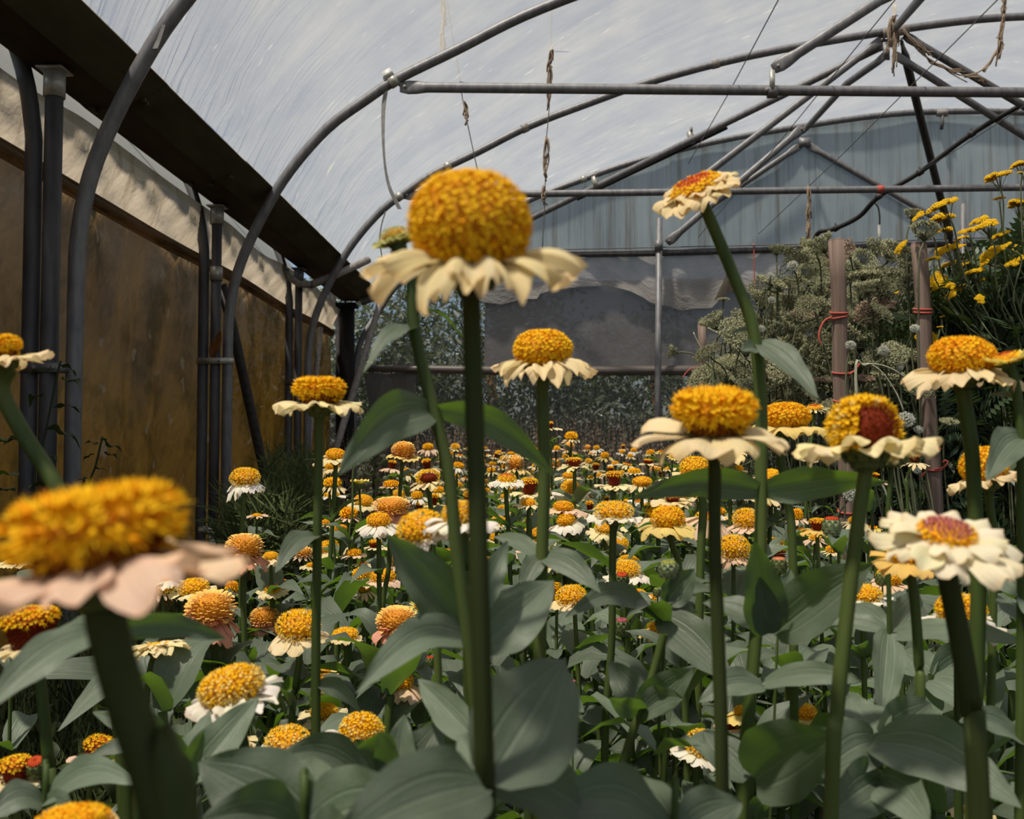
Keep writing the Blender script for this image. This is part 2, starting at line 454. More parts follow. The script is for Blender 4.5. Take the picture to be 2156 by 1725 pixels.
# ================================================================ THE TUNNEL
ARCH_Y = [3.65, 5.75, 7.75, 9.7]
PROF = [(-1.87, 0.0), (-1.87, 1.5), (-1.86, 1.85), (-1.80, 2.12), (-1.66, 2.43), (-1.5, 2.69), (-1.28, 2.94), (-1.05, 3.11), (-0.85, 3.24), (-0.5, 3.41),
        (-0.1, 3.61), (0.4, 3.80), (0.9, 3.97), (1.7, 4.17), (2.7, 4.34), (3.5, 4.44), (4.15, 4.46)]
XC = 4.15
def prof_full(dx=0.0, dz=0.0):
    a = [(x + dx, z + (dz if z > 2.4 else 0)) for x, z in PROF]
    return a + [(2 * XC - x + dx, z) for x, z in reversed(a[:-1])]
GX = [-1.874, -1.945, -1.95, -1.955]            # post position of each bundle
# floor and the land outside
b = MB(); grid(b, lambda u, v: Vector((-12 + 40 * u, -6 + 60 * v, -0.02 + 0.015 * math.sin(37 * u) * math.cos(53 * v))), 30, 40)
tag(b.build('ground', EARTH), kind='structure')
b = MB()
def soil(u, v):
    x, y = -2.1 + 12.4 * u, -4 + 13.7 * v
    return Vector((x, y, 0.012 + 0.012 * math.sin(9 * x + 3 * y) * math.sin(7 * y - 2 * x)))
grid(b, soil, 60, 60)
tag(b.build('floor', SOIL), kind='structure')
# roof film: from the gutter lip over the hoops; sags a little between them
rp = [(-1.62, 2.585)] + [(x, z) for x, z in PROF if z > 2.65]
rp = [(-1.63, 2.585)] + [(x - 0.022, z + 0.040) for x, z in rp[1:]]
rfull = rp + [(2 * XC - x, z) for x, z in reversed(rp[:-1])]
rs = spline([(x, 0, z) for x, z in rfull], 3)
arc = [0.0]
for i in range(1, len(rs)): arc.append(arc[-1] + (rs[i] - rs[i - 1]).length)
hoops_all = [-2.65, -0.55, 1.55] + ARCH_Y
def sag(y):
    d = min(abs(y - h) for h in hoops_all)
    return min(1.0, d / 1.05)
b = MB()
ys = [-3.2 + 12.95 * i / 110 for i in range(111)]
v, uv, f = [], [], []
for j, y in enumerate(ys):
    s = sag(y)
    low = 0.085 * max(0, min(1, (y - 7.75) / 1.95))
    for i, p in enumerate(rs):
        a = arc[i]; e = min(a, arc[-1] - a)
        w = 0.012 * math.sin(23 * (y - 0.45 * a)) * math.exp(-e / 0.7) * s + 0.006 * math.sin(51 * (y - 0.4 * a) + 1) * math.exp(-e / 0.5) * s
        nx = (p.x - XC) / 6.0
        v.append((p.x - nx * (0.02 * s - w) * 1.0, y, p.z - (0.028 * s) * min(1, e / 0.6) + w - low * min(1, e / 0.5)))
        uv.append((y, e))
n = len(rs)
for j in range(len(ys) - 1):
    for i in range(n - 1):
        k = j * n + i
        f.append((k, k + 1, k + n + 1, k + n))
b.add(v, f, 0, uv)
tag(b.build('ceiling', ROOF), 'translucent plastic roof film stretched over the steel hoops', kind='structure')
# roof film of the tunnel next door, seen in the corner above the gutter
b = MB()
rr = [(-2.26 - 0.0, 2.585)] + [(-3.89 - x - 0.02, z) for x, z in rp[2:8]]
def nroof(u, v):
    k = v * (len(rr) - 1); i = min(int(k), len(rr) - 2); t = k - i
    return Vector((rr[i][0] * (1 - t) + rr[i + 1][0] * t, -3.2 + 12.9 * u, rr[i][1] * (1 - t) + rr[i + 1][1] * t))
grid(b, nroof, 20, 12, 0, lambda u, v: (12.9 * u, 2 * v))
tag(b.build('ceiling', ROOFN), 'roof film of the neighbouring tunnel', kind='structure')
# left wall: brown algae-covered sheet below the rolled curtain
b = MB()
def lw(u, v):
    y, z = -1.5 + 11.2 * u, 2.2 * v
    r = 0.018 * math.sin(5.1 * y + 2 * z) + 0.012 * math.sin(13 * y - 3 * z) + 0.008 * math.sin(29 * y + 5 * z)
    return Vector((-2.13 + r, y, z))
grid(b, lw, 150, 26, 0, lambda u, v: (11.2 * u, 2.2 * v))
tag(b.build('wall_left', BROWN), 'brown algae-stained plastic sheet along the side of the tunnel', kind='structure')
b = MB()
grid(b, lambda u, v: Vector((2 * XC + 2.13, -3 + 12.7 * u, 2.6 * v)), 10, 4, 0, lambda u, v: (12.7 * u, 2.6 * v))
tag(b.build('wall_right', BEIGE), kind='structure')
# side curtain
t = thing('side_curtain', 'beige plastic side curtain hanging rolled between gutter and brown wall sheet', 'curtain', (-2.05, 4.4, 0))
b = MB()
def cur(u, v):
    y = -1.0 + 10.6 * u
    top = 2.485 - 0.012 * abs(math.sin(1.5 * y)) - 0.035 * max(0, math.sin(1.9 * y - 5.4)) ** 3
    z = 2.19 + (top - 2.19) * v
    x = -2.085 + 0.05 * v + 0.018 * math.sin(9 * y + 5 * v) * math.sin(3.14 * v) + 0.01 * math.sin(23 * y - 6 * v) * math.sin(3.14 * v) + 0.02 * math.sin(3.14 * v)
    return Vector((x, y, z))
grid(b, cur, 160, 10, 0, lambda u, v: (10.6 * u, 0.3 * v))
b.build('sheet', BEIGE, t)
b = MB(); tube(b, [(-2.085 + 0.006 * math.sin(3 * y), y, 2.165 + 0.008 * math.sin(2.2 * y)) for y in [-1 + 10.6 * i / 40 for i in range(41)]], 0.036, 12, 0, True)
o = b.build('roll', BROWN, t); o['label'] = 'rolled-up brown bottom edge of the curtain'
# gutter
t = thing('gutter', 'dark mossy steel gutter running the length of the tunnel above the posts', 'gutter', (-1.86, 4.0, 2.48))
gp = [(-2.10, 2.60), (-1.97, 2.48), (-1.77, 2.475), (-1.61, 2.575), (-1.625, 2.595), (-1.79, 2.495), (-1.95, 2.50), (-2.085, 2.615)]
for a, e, dz in ((0.3, 4.12, 0.004), (4.10, 5.28, 0.0), (5.26, 9.55, 0.005)):
    b = MB()
    v = [(x, y, z + dz) for y in (a, e) for x, z in gp]
    f = [(i, (i + 1) % 8, 8 + (i + 1) % 8, 8 + i) for i in range(8)]
    f += [(0, 1, 6, 7), (1, 2, 5, 6), (2, 3, 4, 5), (15, 14, 9, 8), (14, 13, 10, 9), (13, 12, 11, 10)]
    b.add(v, f)
    b.m[1] = 1
    for y in (a + 0.02, e - 0.03):
        for x, z in ((-1.93, 2.475), (-1.82, 2.472), (-1.71, 2.51)): box(b, (x, y, z + dz - 0.004), (0.02, 0.02, 0.016))
    b.build('gutter_section', [GUTTER, GUTB], t, False)
ORD = ['nearest', 'second', 'third', 'last']
names = ['at the near left bundle', 'at the second bundle', 'at the third bundle', 'at the end wall']
# posts with sleeve, clamp band and bolts; hoops
for i, Y in enumerate(ARCH_Y):
    gx = GX[i]
    post_steel = DARKST if i == 3 else GALVD  # last post takes a darker steel, corner shade put into its colour
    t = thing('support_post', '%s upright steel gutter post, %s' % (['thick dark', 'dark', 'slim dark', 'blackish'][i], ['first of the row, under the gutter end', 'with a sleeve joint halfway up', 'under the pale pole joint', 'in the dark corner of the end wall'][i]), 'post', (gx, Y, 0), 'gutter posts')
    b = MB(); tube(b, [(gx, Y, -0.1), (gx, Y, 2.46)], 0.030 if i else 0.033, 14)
    b.build('pole', post_steel, t)
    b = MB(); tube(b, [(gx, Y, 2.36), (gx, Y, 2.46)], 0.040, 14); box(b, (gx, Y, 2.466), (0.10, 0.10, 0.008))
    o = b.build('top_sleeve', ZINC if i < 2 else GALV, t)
    if i == 1:
        b = MB(); tube(b, [(gx, Y, 2.02), (gx, Y, 2.10)], 0.037, 14); b.build('sleeve_joint', ZINC, t)
    zc = [1.315, 1.535, 1.55, 1.55][i]
    b = MB()
    for sx in (-0.075, 0, 0.075):
        tube(b, [(gx + sx, Y, zc - 0.018), (gx + sx, Y, zc + 0.018)], 0.0365, 14)
    box(b, (gx, Y - 0.036, zc), (0.17, 0.006, 0.036))
    cl = b.build('clamp_band', ZINC if i in (1,) else GALV, t)
    for sx in (-0.037, 0.037):
        b = MB(); tube(b, [(gx + sx, Y - 0.036, zc), (gx + sx, Y - 0.050, zc)], 0.008, 6)
        o = b.build('bolt', RUSTY, t)
for i, Y in enumerate(ARCH_Y):
    dx = [0.095, 0.0, 0.0, 0.0][i]; dz = [0, 0, 0, -0.085][i]
    t = thing('roof_hoop', 'bent grey steel roof hoop, %s' % ['nearest, crossing the top corner over the gutter', 'carrying the wide front tie bar', 'meeting the knot of struts and twine', 'framing the blue-grey end gable'][i], 'hoop', (-1.87 + dx, Y, 0), 'roof hoops')
    b = MB(); tube(b, spline([(x, Y, z) for x, z in prof_full(dx, dz)], 4), 0.031, 12)
    b.build('tube', GALV, t)
    pf = spline([(x, Y, z) for x, z in prof_full(dx, dz)], 8)
    for k in ([[60], [62], [52, 66, 79, 101], [62, 88, 100]][i]):
        b = MB(); tube(b, [pf[k], pf[k] + (pf[k + 1] - pf[k]).normalized() * 0.055], 0.036, 12)
        b.build('pipe_clip', ZINC if k % 2 == 0 else RUSTY, t)
    # the leg of the neighbouring tunnel's hoop in the same bundle
    t = thing('roof_hoop', 'outer hoop leg of the next tunnel bending away behind the %s bundle' % ['nearest', 'second', 'third', 'last dark'][i], 'hoop', (GX[i] - 0.075, Y, 0), 'hoops of the next tunnel')
    q = [(GX[i] - 0.075 - (xx + 1.87), Y, zz + (0.42 if zz > 1.4 else 0)) for xx, zz in PROF[:8]]
    b = MB(); tube(b, spline(q, 4), 0.031, 12)
    b.build('tube', GALVD if i < 3 else DARKST, t)  # last leg darkened likewise for the shaded corner
# tie bars
def flat_bar(name, label, cat, a, c, r, m, fa=True, fc=True, group=None, parent=None, mids=()):
    """pipe from a to c with hammered-flat bolted ends"""
    a, c = Vector(a), Vector(c)
    L = (c - a).length; d = (c - a).normalized()
    pts = [a, a + d * 0.05, a + d * 0.10, a + d * 0.17] + [Vector(m_) for m_ in mids] + [c - d * 0.17, c - d * 0.10, c - d * 0.05, c]
    k = len(pts) - 1
    fl = {}
    if fa: fl.update({0: (0.2, 1.0), 1: (0.25, 1.4), 2: (0.45, 1.35), 3: (0.95, 1.02)})
    if fc: fl.update({k: (0.2, 1.0), k - 1: (0.25, 1.4), k - 2: (0.45, 1.35), k - 3: (0.95, 1.02)})
    t = parent or thing(name, label, cat, tuple(a), group)
    b = MB(); tube(b, pts, r, 12, 0, True, fl); b.build('tube', m, t)
    for q, on in ((a + d * 0.03, fa), (c - d * 0.03, fc)):
        if on:
            b = MB(); tube(b, [q + Vector((0, -0.02, 0)), q + Vector((0, 0.02, 0))], 0.010, 6); b.build('bolt', RUSTY, t)
    return t
t = flat_bar('tie_bar', 'long horizontal steel tie bar spanning the second hoop, nearest of the ties', 'bar', P(842, 184, 5.75), P(2640, 199, 5.75), 0.030, GALV, True, False)
b = MB(); a, c = P(824, 160, 5.75), P(850, 184, 5.75)
tube(b, [a, c], 0.016, 6, 0, True, {0: (0.4, 1), 1: (0.4, 1)}); b.build('hanger_strap', GALV, t)
b = MB(); d = (P(836, 132, 5.75) - P(812, 160, 5.75)); pm = P(818, 159, 5.75)
hd = (P(840, 138, 5.75) - P(812, 155, 5.75)).normalized(); tube(b, [pm - hd * 0.03, pm + hd * 0.03], 0.037, 12); b.build('pipe_clip', ZINC, t)
t = flat_bar('tie_bar', 'horizontal steel tie bar spanning the third hoop, behind the tall orange zinnia', 'bar', P(850, 412, 7.75), P(2460, 391, 7.75), 0.028, GALV, True, False)
b = MB(); q = P(1853, 399, 7.75); tube(b, [q - Vector((0.025, 0, 0)), q + Vector((0.025, 0, 0))], 0.032, 10); o = b.build('red_twine_tie', REDTW, t)
t = thing('tie_bar', 'dark steel rail across the end wall below the blue-grey gable', 'bar', tuple(P(1130, 533, 9.66)))
b = MB(); tube(b, [P(905, 539, 9.66), P(1380, 533, 9.66), P(1700, 523, 9.66), P(2330, 503, 9.66)], 0.034, 12); b.build('tube', GALVD, t)
b = MB(); tube(b, [P(1120, 527, 9.62), P(1700, 514, 9.62), P(2330, 492, 9.62)], 0.006, 6); b.build('wire', WIRE, t)
# web struts
t = flat_bar('web_strut', 'grey diagonal strut rising from a bracket on the nearest tie bar', 'strut', P(1628, 146, 5.75), P(1900, -30, 5.75), 0.030, GALV, True, True, 'truss struts')
b = MB(); tube(b, [P(1626, 148, 5.72), P(1626, 190, 5.72)], 0.016, 6, 0, True, {0: (1, 0.5), 1: (1, 0.5)}); b.build('bracket', ZINC, t)
b = MB(); q = P(1626, 194, 5.75); tube(b, [q - Vector((0.028, 0, 0)), q + Vector((0.028, 0, 0))], 0.037, 12); b.build('pipe_clip', GALV, t)
b = MB(); q = P(1614, 191, 5.70); tube(b, [q, q + Vector((0, -0.02, 0))], 0.014, 6); b.build('bolt', RUSTY, t)
flat_bar('purlin', 'grey lengthwise pipe coming from above to the twine knot', 'pipe', P(1945, -12, 5.9), P(1884, 60, 7.7), 0.030, GALV, False, True, 'truss struts')
flat_bar('long_brace', 'long grey pipe slanting from the twine knot down behind the tall orange zinnia', 'pipe', P(1893, 80, 7.7), P(1115, 462, 9.5), 0.030, GALV, True, False, 'truss struts')
t = flat_bar('long_brace', 'short dark pipe clamped under the long slanting pipe', 'pipe', P(1530, 267, 8.55), P(1215, 418, 9.25), 0.024, DARKST, False, False, 'truss struts')
for px, py, Y in ((1455, 289, 8.65), (1254, 383, 9.1)):
    b = MB(); q = P(px, py, Y); dd = (P(1115, 462, 9.5) - P(1893, 80, 7.7)).normalized()
    tube(b, [q - dd * 0.02, q + dd * 0.02], 0.062, 10, 0, True, {0: (0.62, 1), 1: (0.62, 1)}); b.build('pipe_clip', ZINC, t)
    b = MB(); tube(b, [q + Vector((0, -0.02, 0.04)), q + Vector((0, -0.02, 0.085))], 0.012, 6); b.build('bolt', RUSTY, t)
flat_bar('web_strut', 'grey strut from the twine knot slanting down to the second tie bar', 'strut', P(1862, 80, 7.75), P(1428, 412, 7.8), 0.028, GALV, True, True, 'truss struts')
flat_bar('purlin', 'grey lengthwise pipe with flat end between third hoop and gable hoop', 'pipe', P(1868, 112, 7.7), P(1690, 276, 9.6), 0.030, GALV, True, True, 'truss struts', None, (P(1783, 176, 8.3),))
flat_bar('end_brace', 'grey brace from the gable hoop down to the end wall post', 'brace', P(1692, 268, 9.55), P(1404, 512, 9.55), 0.034, GALV, True, True, 'end wall braces')
t = flat_bar('outside_strut', 'hazy grey strut seen through the gable film, lower half towards the post', 'strut', P(1688, 304, 9.72), P(1500, 432, 9.72), 0.028, GALV, True, False, 'end wall braces')
flat_bar('outside_strut', 'hazy grey strut seen through the gable film, sloping to the yellow yarrow', 'strut', P(1698, 304, 9.72), P(1985, 468, 9.72), 0.030, GALV, True, True, 'end wall braces')
b = MB(); q = P(1694, 300, 9.70); box(b, q, (0.11, 0.02, 0.09)); b.build('gusset_plate', GALV, t)
flat_bar('web_strut', 'dark strut running from the twine knot towards the far side of the roof', 'strut', P(1903, 74, 7.75), P(2330, 326, 7.75), 0.030, GALVD, True, True, 'truss struts')
flat_bar('end_brace', 'dark steep brace from the twine knot down behind the yellow yarrow', 'brace', P(1897, 84, 7.8), P(2006, 520, 9.6), 0.036, DARKST, True, True, 'end wall braces')
flat_bar('web_strut', 'grey strut sloping down under the dark one from the same knot', 'strut', P(1880, 113, 7.75), P(2330, 396, 8.2), 0.029, GALV, True, True, 'truss struts')
# node brackets
t = thing('knot_bracket', 'rusty steel bracket where struts, hoop and twine meet', 'bracket', tuple(P(1884, 70, 7.7)))
b = MB(); pf = P(1884, 66, 7.7); tube(b, [P(1860, 70, 7.72), P(1912, 62, 7.72)], 0.040, 12); b.build('pipe_clip', RUSTY, t)
b = MB(); box(b, P(1866, 108, 7.68), (0.05, 0.012, 0.14)); b.build('hanger_strap', GALV, t)
b = MB(); tube(b, [P(1866, 112, 7.66), P(1866, 112, 7.70)], 0.022, 6); b.build('bolt', RUSTY, t)
t = thing('hook', 'small dark hook hanging under the crest of the gable hoop', 'hook', tuple(P(1984, 238, 9.65)))
b = MB(); tube(b, [P(1984, 240, 9.65), P(1984, 258, 9.65), P(1982, 272, 9.65)], 0.018, 8); b.build('shank', GALVD, t)
b = MB(); tube(b, [P(1974, 238, 9.66), P(1994, 238, 9.66)], 0.036, 10); b.build('pipe_clip', RUSTY, t)
# gable and end wall
gz0 = 2.97
b = MB()
gprof = [p + Vector(((p.x - XC) * .004, 0, 0.045)) for p in spline([(x, 0, z) for x, z in prof_full(0, -0.085)], 3) if p.z > gz0 - 0.02]
nx = len(gprof)
v, uv, f = [], [], []
for i, p in enumerate(gprof):
    for j in range(9):
        z = gz0 + (p.z - gz0) * j / 8
        v.append((p.x, 9.76 + 0.008 * math.sin(5 * p.x + 4 * z), z)); uv.append((p.x, z))
for i in range(nx - 1):
    for j in range(8): f.append((i * 9 + j, i * 9 + j + 1, (i + 1) * 9 + j + 1, (i + 1) * 9 + j))
b.add(v, f, 0, uv)
tag(b.build('wall_far', GABLE), 'blue-grey streaked plastic film filling the gable of the end wall', kind='structure')
def sheet(name, label, cat, top, bot, Y, m, wob=0.012, n=60, rows=8):
    """hanging sheet between two pixel polylines (same x order)"""
    def at(pl, u):
        x0, x1 = pl[0][0], pl[-1][0]; x = x0 + (x1 - x0) * u
        for (a, ya), (c, yc) in zip(pl, pl[1:]):
            if x <= c + 1e-6: return x, ya + (yc - ya) * (x - a) / max(1e-6, c - a)
        return pl[-1]
    b = MB()
    def fn(u, v):
        a, c = at(top, u), at(bot, u)
        q = P(a[0] + (c[0] - a[0]) * v, a[1] + (c[1] - a[1]) * v, Y)
        q.y += wob * math.sin(7 * q.x + 3 * v) + wob * 0.6 * math.sin(19 * q.x - 5 * v)
        return q
    grid(b, fn, n, rows, 0, lambda u, v: (9.0 * u, 2 * v))
    o = b.build(name, m)
    return tag(o, label, cat)
sheet('torn_sheet', 'grey-white torn plastic sheet with ragged lower edge hanging below the end rail', 'sheet',
      [(856, 590), (905, 545), (930, 538), (2330, 505)],
      [(856, 596), (905, 600), (941, 604), (1000, 633), (1023, 638), (1056, 641), (1080, 634), (1100, 630), (1131, 629), (1132, 619), (1175, 609), (1230, 604), (1279, 600), (1310, 608), (1331, 615), (1353, 626), (1368, 637), (1387, 643), (1412, 647), (1435, 654), (1465, 649), (1500, 648), (1525, 620), (1560, 612), (1640, 640), (1760, 650), (2330, 650)], 9.70, TORN, 0.02, 220, 6)
# folded flap of the torn sheet
b = MB()
f0 = [P(1537, 562, 9.70), P(1503, 634, 9.69), P(1530, 618, 9.66), P(1556, 612, 9.70), P(1552, 600, 9.69), P(1532, 590, 9.66)]
b.add(f0, [(0, 1, 5), (1, 2, 5), (2, 3, 4, 5)], 0, [(0, 0), (0, 1), (1, 1), (1, 0), (1, .5), (.5, .5)])
tag(b.build('plastic_flap', BEIGE, None, False), 'small pale folded flap of plastic on the torn sheet above the seed heads', 'flap')
sheet('netting_sheet', 'dark grey woven netting panel below the torn sheet on the end wall', 'netting', [(1022, 596), (2330, 570)], [(1019, 785), (2330, 772)], 9.80, NET, 0.006, 30, 3)
sheet('netting_sheet', 'thin see-through netting with trees behind, beside the dark corner post', 'netting', [(690, 560), (1024, 560)], [(690, 780), (1022, 783)], 9.82, NETTHIN, 0.006, 12, 3)
sheet('netting_sheet', 'lower see-through netting strip below the rolled sheet', 'netting', [(690, 782), (2330, 780)], [(690, 975), (2330, 985)], 9.82, NETLOW, 0.006, 30, 3)
sheet('netting_patch', 'brown-grey patch of sheet under the rolled tube near the leaning pale pole', 'netting', [(765, 786), (876, 786)], [(790, 930), (872, 850)], 9.79, NETPATCH, 0.006, 10, 4)
t = thing('roll_tube', 'rolled grey sheet on a tube across the end wall at mid height', 'tube', tuple(P(770, 778, 9.75)))
b = MB(); tube(b, [P(755, 776, 9.75), P(900, 778, 9.75), P(1100, 782, 9.75), P(1500, 780, 9.75), P(2330, 774, 9.75)], [0.030, 0.042, 0.046, 0.05, 0.05], 12); b.build('roll', NETPATCH, t)
t = thing('end_post', 'slim grey steel post standing in the middle of the end wall', 'post', tuple(P(1384, 1145, 9.6)), 'end wall posts')
p0, p1 = P(1388, 460, 9.58), P(1383, 1150, 9.58)
b = MB(); tube(b, [p0, p1], 0.032, 12); b.build('pole', GALV, t)
b = MB(); q = P(1387, 518, 9.58); tube(b, [q - Vector((0, 0, 0.05)), q + Vector((0, 0, 0.05))], 0.042, 12); b.build('pipe_clip', GALV, t)
t = thing('end_post', 'second slim end wall post half hidden among the yellow yarrow', 'post', tuple(P(2025, 1145, 9.6)), 'end wall posts')
b = MB(); tube(b, [P(2028, 430, 9.58), P(2022, 1150, 9.58)], 0.032, 12); b.build('pole', GALV, t)
# leaning poles by the corner
def pole(name, label, pts, r, m, cat='pole', group=None, fl=None):
    t = thing(name, label, cat, tuple(pts[-1]), group)
    b = MB(); tube(b, pts, r, 12, 0, True, fl); b.build('tube', m, t)
    return t
pole('leaning_pole', 'pale grey pole leaning from the end wall corner down into the flowers', [P(818, 612, 9.3), P(800, 640, 9.2), P(690, 1002, 8.3), P(655, 1125, 8.1)], 0.031, RUSTY, 'pole', 'leaning poles', {0: (0.5, 1)})
pole('leaning_pole', 'dark pole leaning behind the second post bundle', [P(466, 600, 6.3), P(490, 690, 6.4), P(576, 1085, 6.7), P(590, 1150, 6.75)], 0.034, DARKST, 'pole', 'leaning poles')
pole('leaning_pole', 'thin pale pole standing beside the third post bundle', [P(675, 690, 8.5), P(643, 1010, 8.25), P(634, 1110, 8.2)], 0.024, RUSTY, 'pole', 'leaning poles')
pole('cross_pole', 'chalky pale pipe leading from the third post up to its hoop', [P(655, 600, 7.7), P(700, 582, 7.9), P(775, 548, 8.3)], 0.032, RUSTY, 'pole', 'poles at the third post')
pole('cross_pole', 'short curved chalky pipe under the gutter at the third post', [P(592, 560, 7.6), P(606, 582, 7.6), P(630, 598, 7.65), P(652, 600, 7.7)], 0.028, RUSTY, 'pole', 'poles at the third post')
pole('corner_pipe', 'grey pipe running from the gutter end along the end wall corner', [P(762, 636, 9.4), P(800, 622, 9.5), P(850, 590, 9.6)], 0.036, GALV, 'pipe')
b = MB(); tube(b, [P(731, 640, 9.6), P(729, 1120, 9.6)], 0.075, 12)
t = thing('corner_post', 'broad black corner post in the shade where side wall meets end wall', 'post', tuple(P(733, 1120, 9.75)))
b.build('pole', SHADEST, t)
b = MB(); box(b, P(731, 644, 9.6), (0.2, 0.18, 0.04)); b.build('post_cap', SHADEST, t)
# irrigation hose with clips and dripper
t = thing('irrigation_hose', 'dark irrigation hose drooping from the roof to the end wall rail', 'hose', tuple(P(1714, 516, 9.3)))
hp = [P(2300, 150, 7.6), P(2156, 219, 7.8), P(2046, 282, 8.1), P(1935, 364, 8.4), P(1853, 412, 8.6), P(1809, 456, 8.8), P(1757, 482, 9.0), P(1727, 488, 9.1), P(1716, 502, 9.2), P(1713, 518, 9.3)]
b = MB(); tube(b, spline(hp, 6), 0.021, 10); b.build('tube', HOSE, t)
for px, py, Y in ((2046, 282, 8.1), (1937, 363, 8.4), (1850, 414, 8.6), (1760, 481, 9.0)):
    b = MB(); q = P(px, py, Y); d = Vector((-0.02, 0.003, -0.012)); tube(b, [q - d, q + d], 0.028, 8); tube(b, [q, q + Vector((-0.005, 0, 0.05))], 0.008, 5); b.build('clip', DARKST, t)
t = thing('dripper', 'thin black drip line with a white plastic weight below the hose', 'dripper', tuple(P(1851, 520, 8.6)))
b = MB(); tube(b, spline([P(1842, 428, 8.6), P(1849, 437, 8.6), P(1852, 455, 8.6), P(1852, 476, 8.6)], 4), 0.007, 6); b.build('line', HOSE, t)
b = MB(); tube(b, [P(1851, 474, 8.6), P(1852, 514, 8.6)], 0.013, 10); o = b.build('weight', WHITEP, t); o['label'] = 'white plastic weight'
b = MB(); tube(b, [P(1852, 514, 8.6), P(1852, 522, 8.6)], 0.016, 8); b.build('end_cap', HOSE, t)
# loose plastic strips
def strip(label, pts, Y, w):
    t = spline(PP(pts, Y), 6); b = MB()
    v = []
    for i, p in enumerate(t):
        s = w * (0.75 + 0.25 * math.sin(i * 0.35))
        v += [p + Vector((-s / 2, 0.004 * math.sin(i * .3), 0)), p + Vector((s / 2, 0, 0)), p + Vector((s / 2, 0.005, 0)), p + Vector((-s / 2, 0.005, 0))]
    f = []
    for i in range(len(t) - 1):
        for k in range(4): f.append((4 * i + k, 4 * i + (k + 1) % 4, 4 * i + 4 + (k + 1) % 4, 4 * i + 4 + k))
    f += [(0, 1, 2, 3), tuple(4 * len(t) - 4 + k for k in (3, 2, 1, 0))]
    b.add(v, f)
    return tag(b.build('plastic_strip', BATTEN, None, False), label, 'strip')
strip('long grey plastic strip dangling in a curve from the second hoop', [(816, 172), (807, 230), (808, 320), (818, 388), (841, 440)], 5.74, 0.026)
strip('short grey plastic strip hanging from the nearest hoop', [(344, 52), (326, 102)], 3.62, 0.022)
b = MB(); tube(b, spline([P(812, 445, 7.7), P(803, 475, 7.7), P(800, 510, 7.7), P(808, 565, 7.7)], 5), 0.005, 5)
tag(b.build('loose_wire', WIRE), 'thin loose wire hanging from the third hoop', 'wire')
# wires along the tunnel
for k, (a, c, lab) in enumerate(((P(1660, -40, 4.6), P(1449, 345, 7.4), 'thin steel wire running down from the roof towards the side-facing zinnia'), (P(1925, -50, 4.6), P(1470, 500, 9.3), 'thin steel wire passing in front of the twine knot'),
                             (P(2150, -50, 4.6), P(1597, 493, 9.5), 'thin steel wire crossing the tie bars beside the hose'), (P(2300, 130, 6.0), P(1840, 420, 9.3), 'faint steel wire above the irrigation hose'))):
    b = MB(); tube(b, [a, a * 0.5 + c * 0.5 + Vector((0, 0, -0.02)), c], 0.0032, 5)
    tag(b.build('training_wire', WIRE), lab, 'wire', 'wires along the tunnel')
# hanging twines with frayed knots
def twine(label, pts, Y, knots, r=0.0035, m=None, group='hanging twines'):
    t = thing('hanging_twine', label, 'twine', tuple(P(*pts[-1], Y)), group)
    b = MB(); tube(b, spline(PP(pts, Y), 4), r, 5); b.build('cord', m or (WIRE if r < 0.004 else TWINE), t)
    for (x0, y0, x1, y1) in knots:
        b = MB()
        a, c = P(x0, y0, Y - 0.01), P(x1, y1, Y - 0.01)
        for k in range(6):
            j = lambda s: Vector((U(-s, s), U(-s, s), U(-s, s)))
            q = [a + j(0.01), a * 0.66 + c * 0.34 + j(0.018), a * 0.33 + c * 0.67 + j(0.02), c + j(0.02) + Vector((0, 0, U(-0.05, 0.08)))]
            tube(b, spline(q, 3), 0.005, 4)
        b.build('frayed_knot', TWINE, t)
    return t
twine('thin twine line hanging from the roof, swinging down behind the big dome', [(938, -20), (952, 70), (966, 150), (975, 215), (1008, 372)], 6.3, [(932, -10, 936, 40), (936, 40, 930, 122), (977, 214, 983, 256)])
twine('straight twine line hanging in front of the second and third hoop', [(1163, -20), (1160, 100), (1156, 230), (1150, 300), (1147, 420), (1142, 525)], 6.5, [(1160, 98, 1158, 150), (1158, 140, 1156, 222), (1151, 290, 1150, 368), (1146, 390, 1147, 428)])
twine('frayed pale twine hanging from the second tie bar by the seed heads', [(1702, 395), (1703, 450), (1700, 528)], 7.7, [(1702, 392, 1703, 450), (1703, 430, 1701, 500), (1703, 470, 1699, 540)], 0.005)
twine('old twine hank knotted round the strut bracket', [(1880, 0), (1884, 60), (1882, 145)], 7.55, [(1884, 10, 1878, 66), (1880, 50, 1890, 84), (1876, 40, 1868, 110), (1884, 70, 1882, 145)], 0.006)
twine('loose swag of twine drooping from the bracket to the hanging hank', [(1900, 62), (1935, 108), (1975, 135), (2020, 158), (2060, 152), (2085, 128), (2105, 100)], 7.5, [(1900, 62, 1960, 128), (1960, 130, 2030, 160), (2030, 160, 2075, 165), (2070, 150, 2110, 95)], 0.006)
twine('twine hank hanging from above at the top corner over the yarrow', [(2120, -20), (2114, 40), (2104, 120)], 7.4, [(2116, -20, 2112, 40), (2114, 30, 2104, 100), (2112, 50, 2102, 125)], 0.006)
twine('thin red twine hanging from the end rail above the carrot seed heads', [(1587, 512), (1588, 560), (1588, 628)], 9.63, [], 0.006, REDTW)
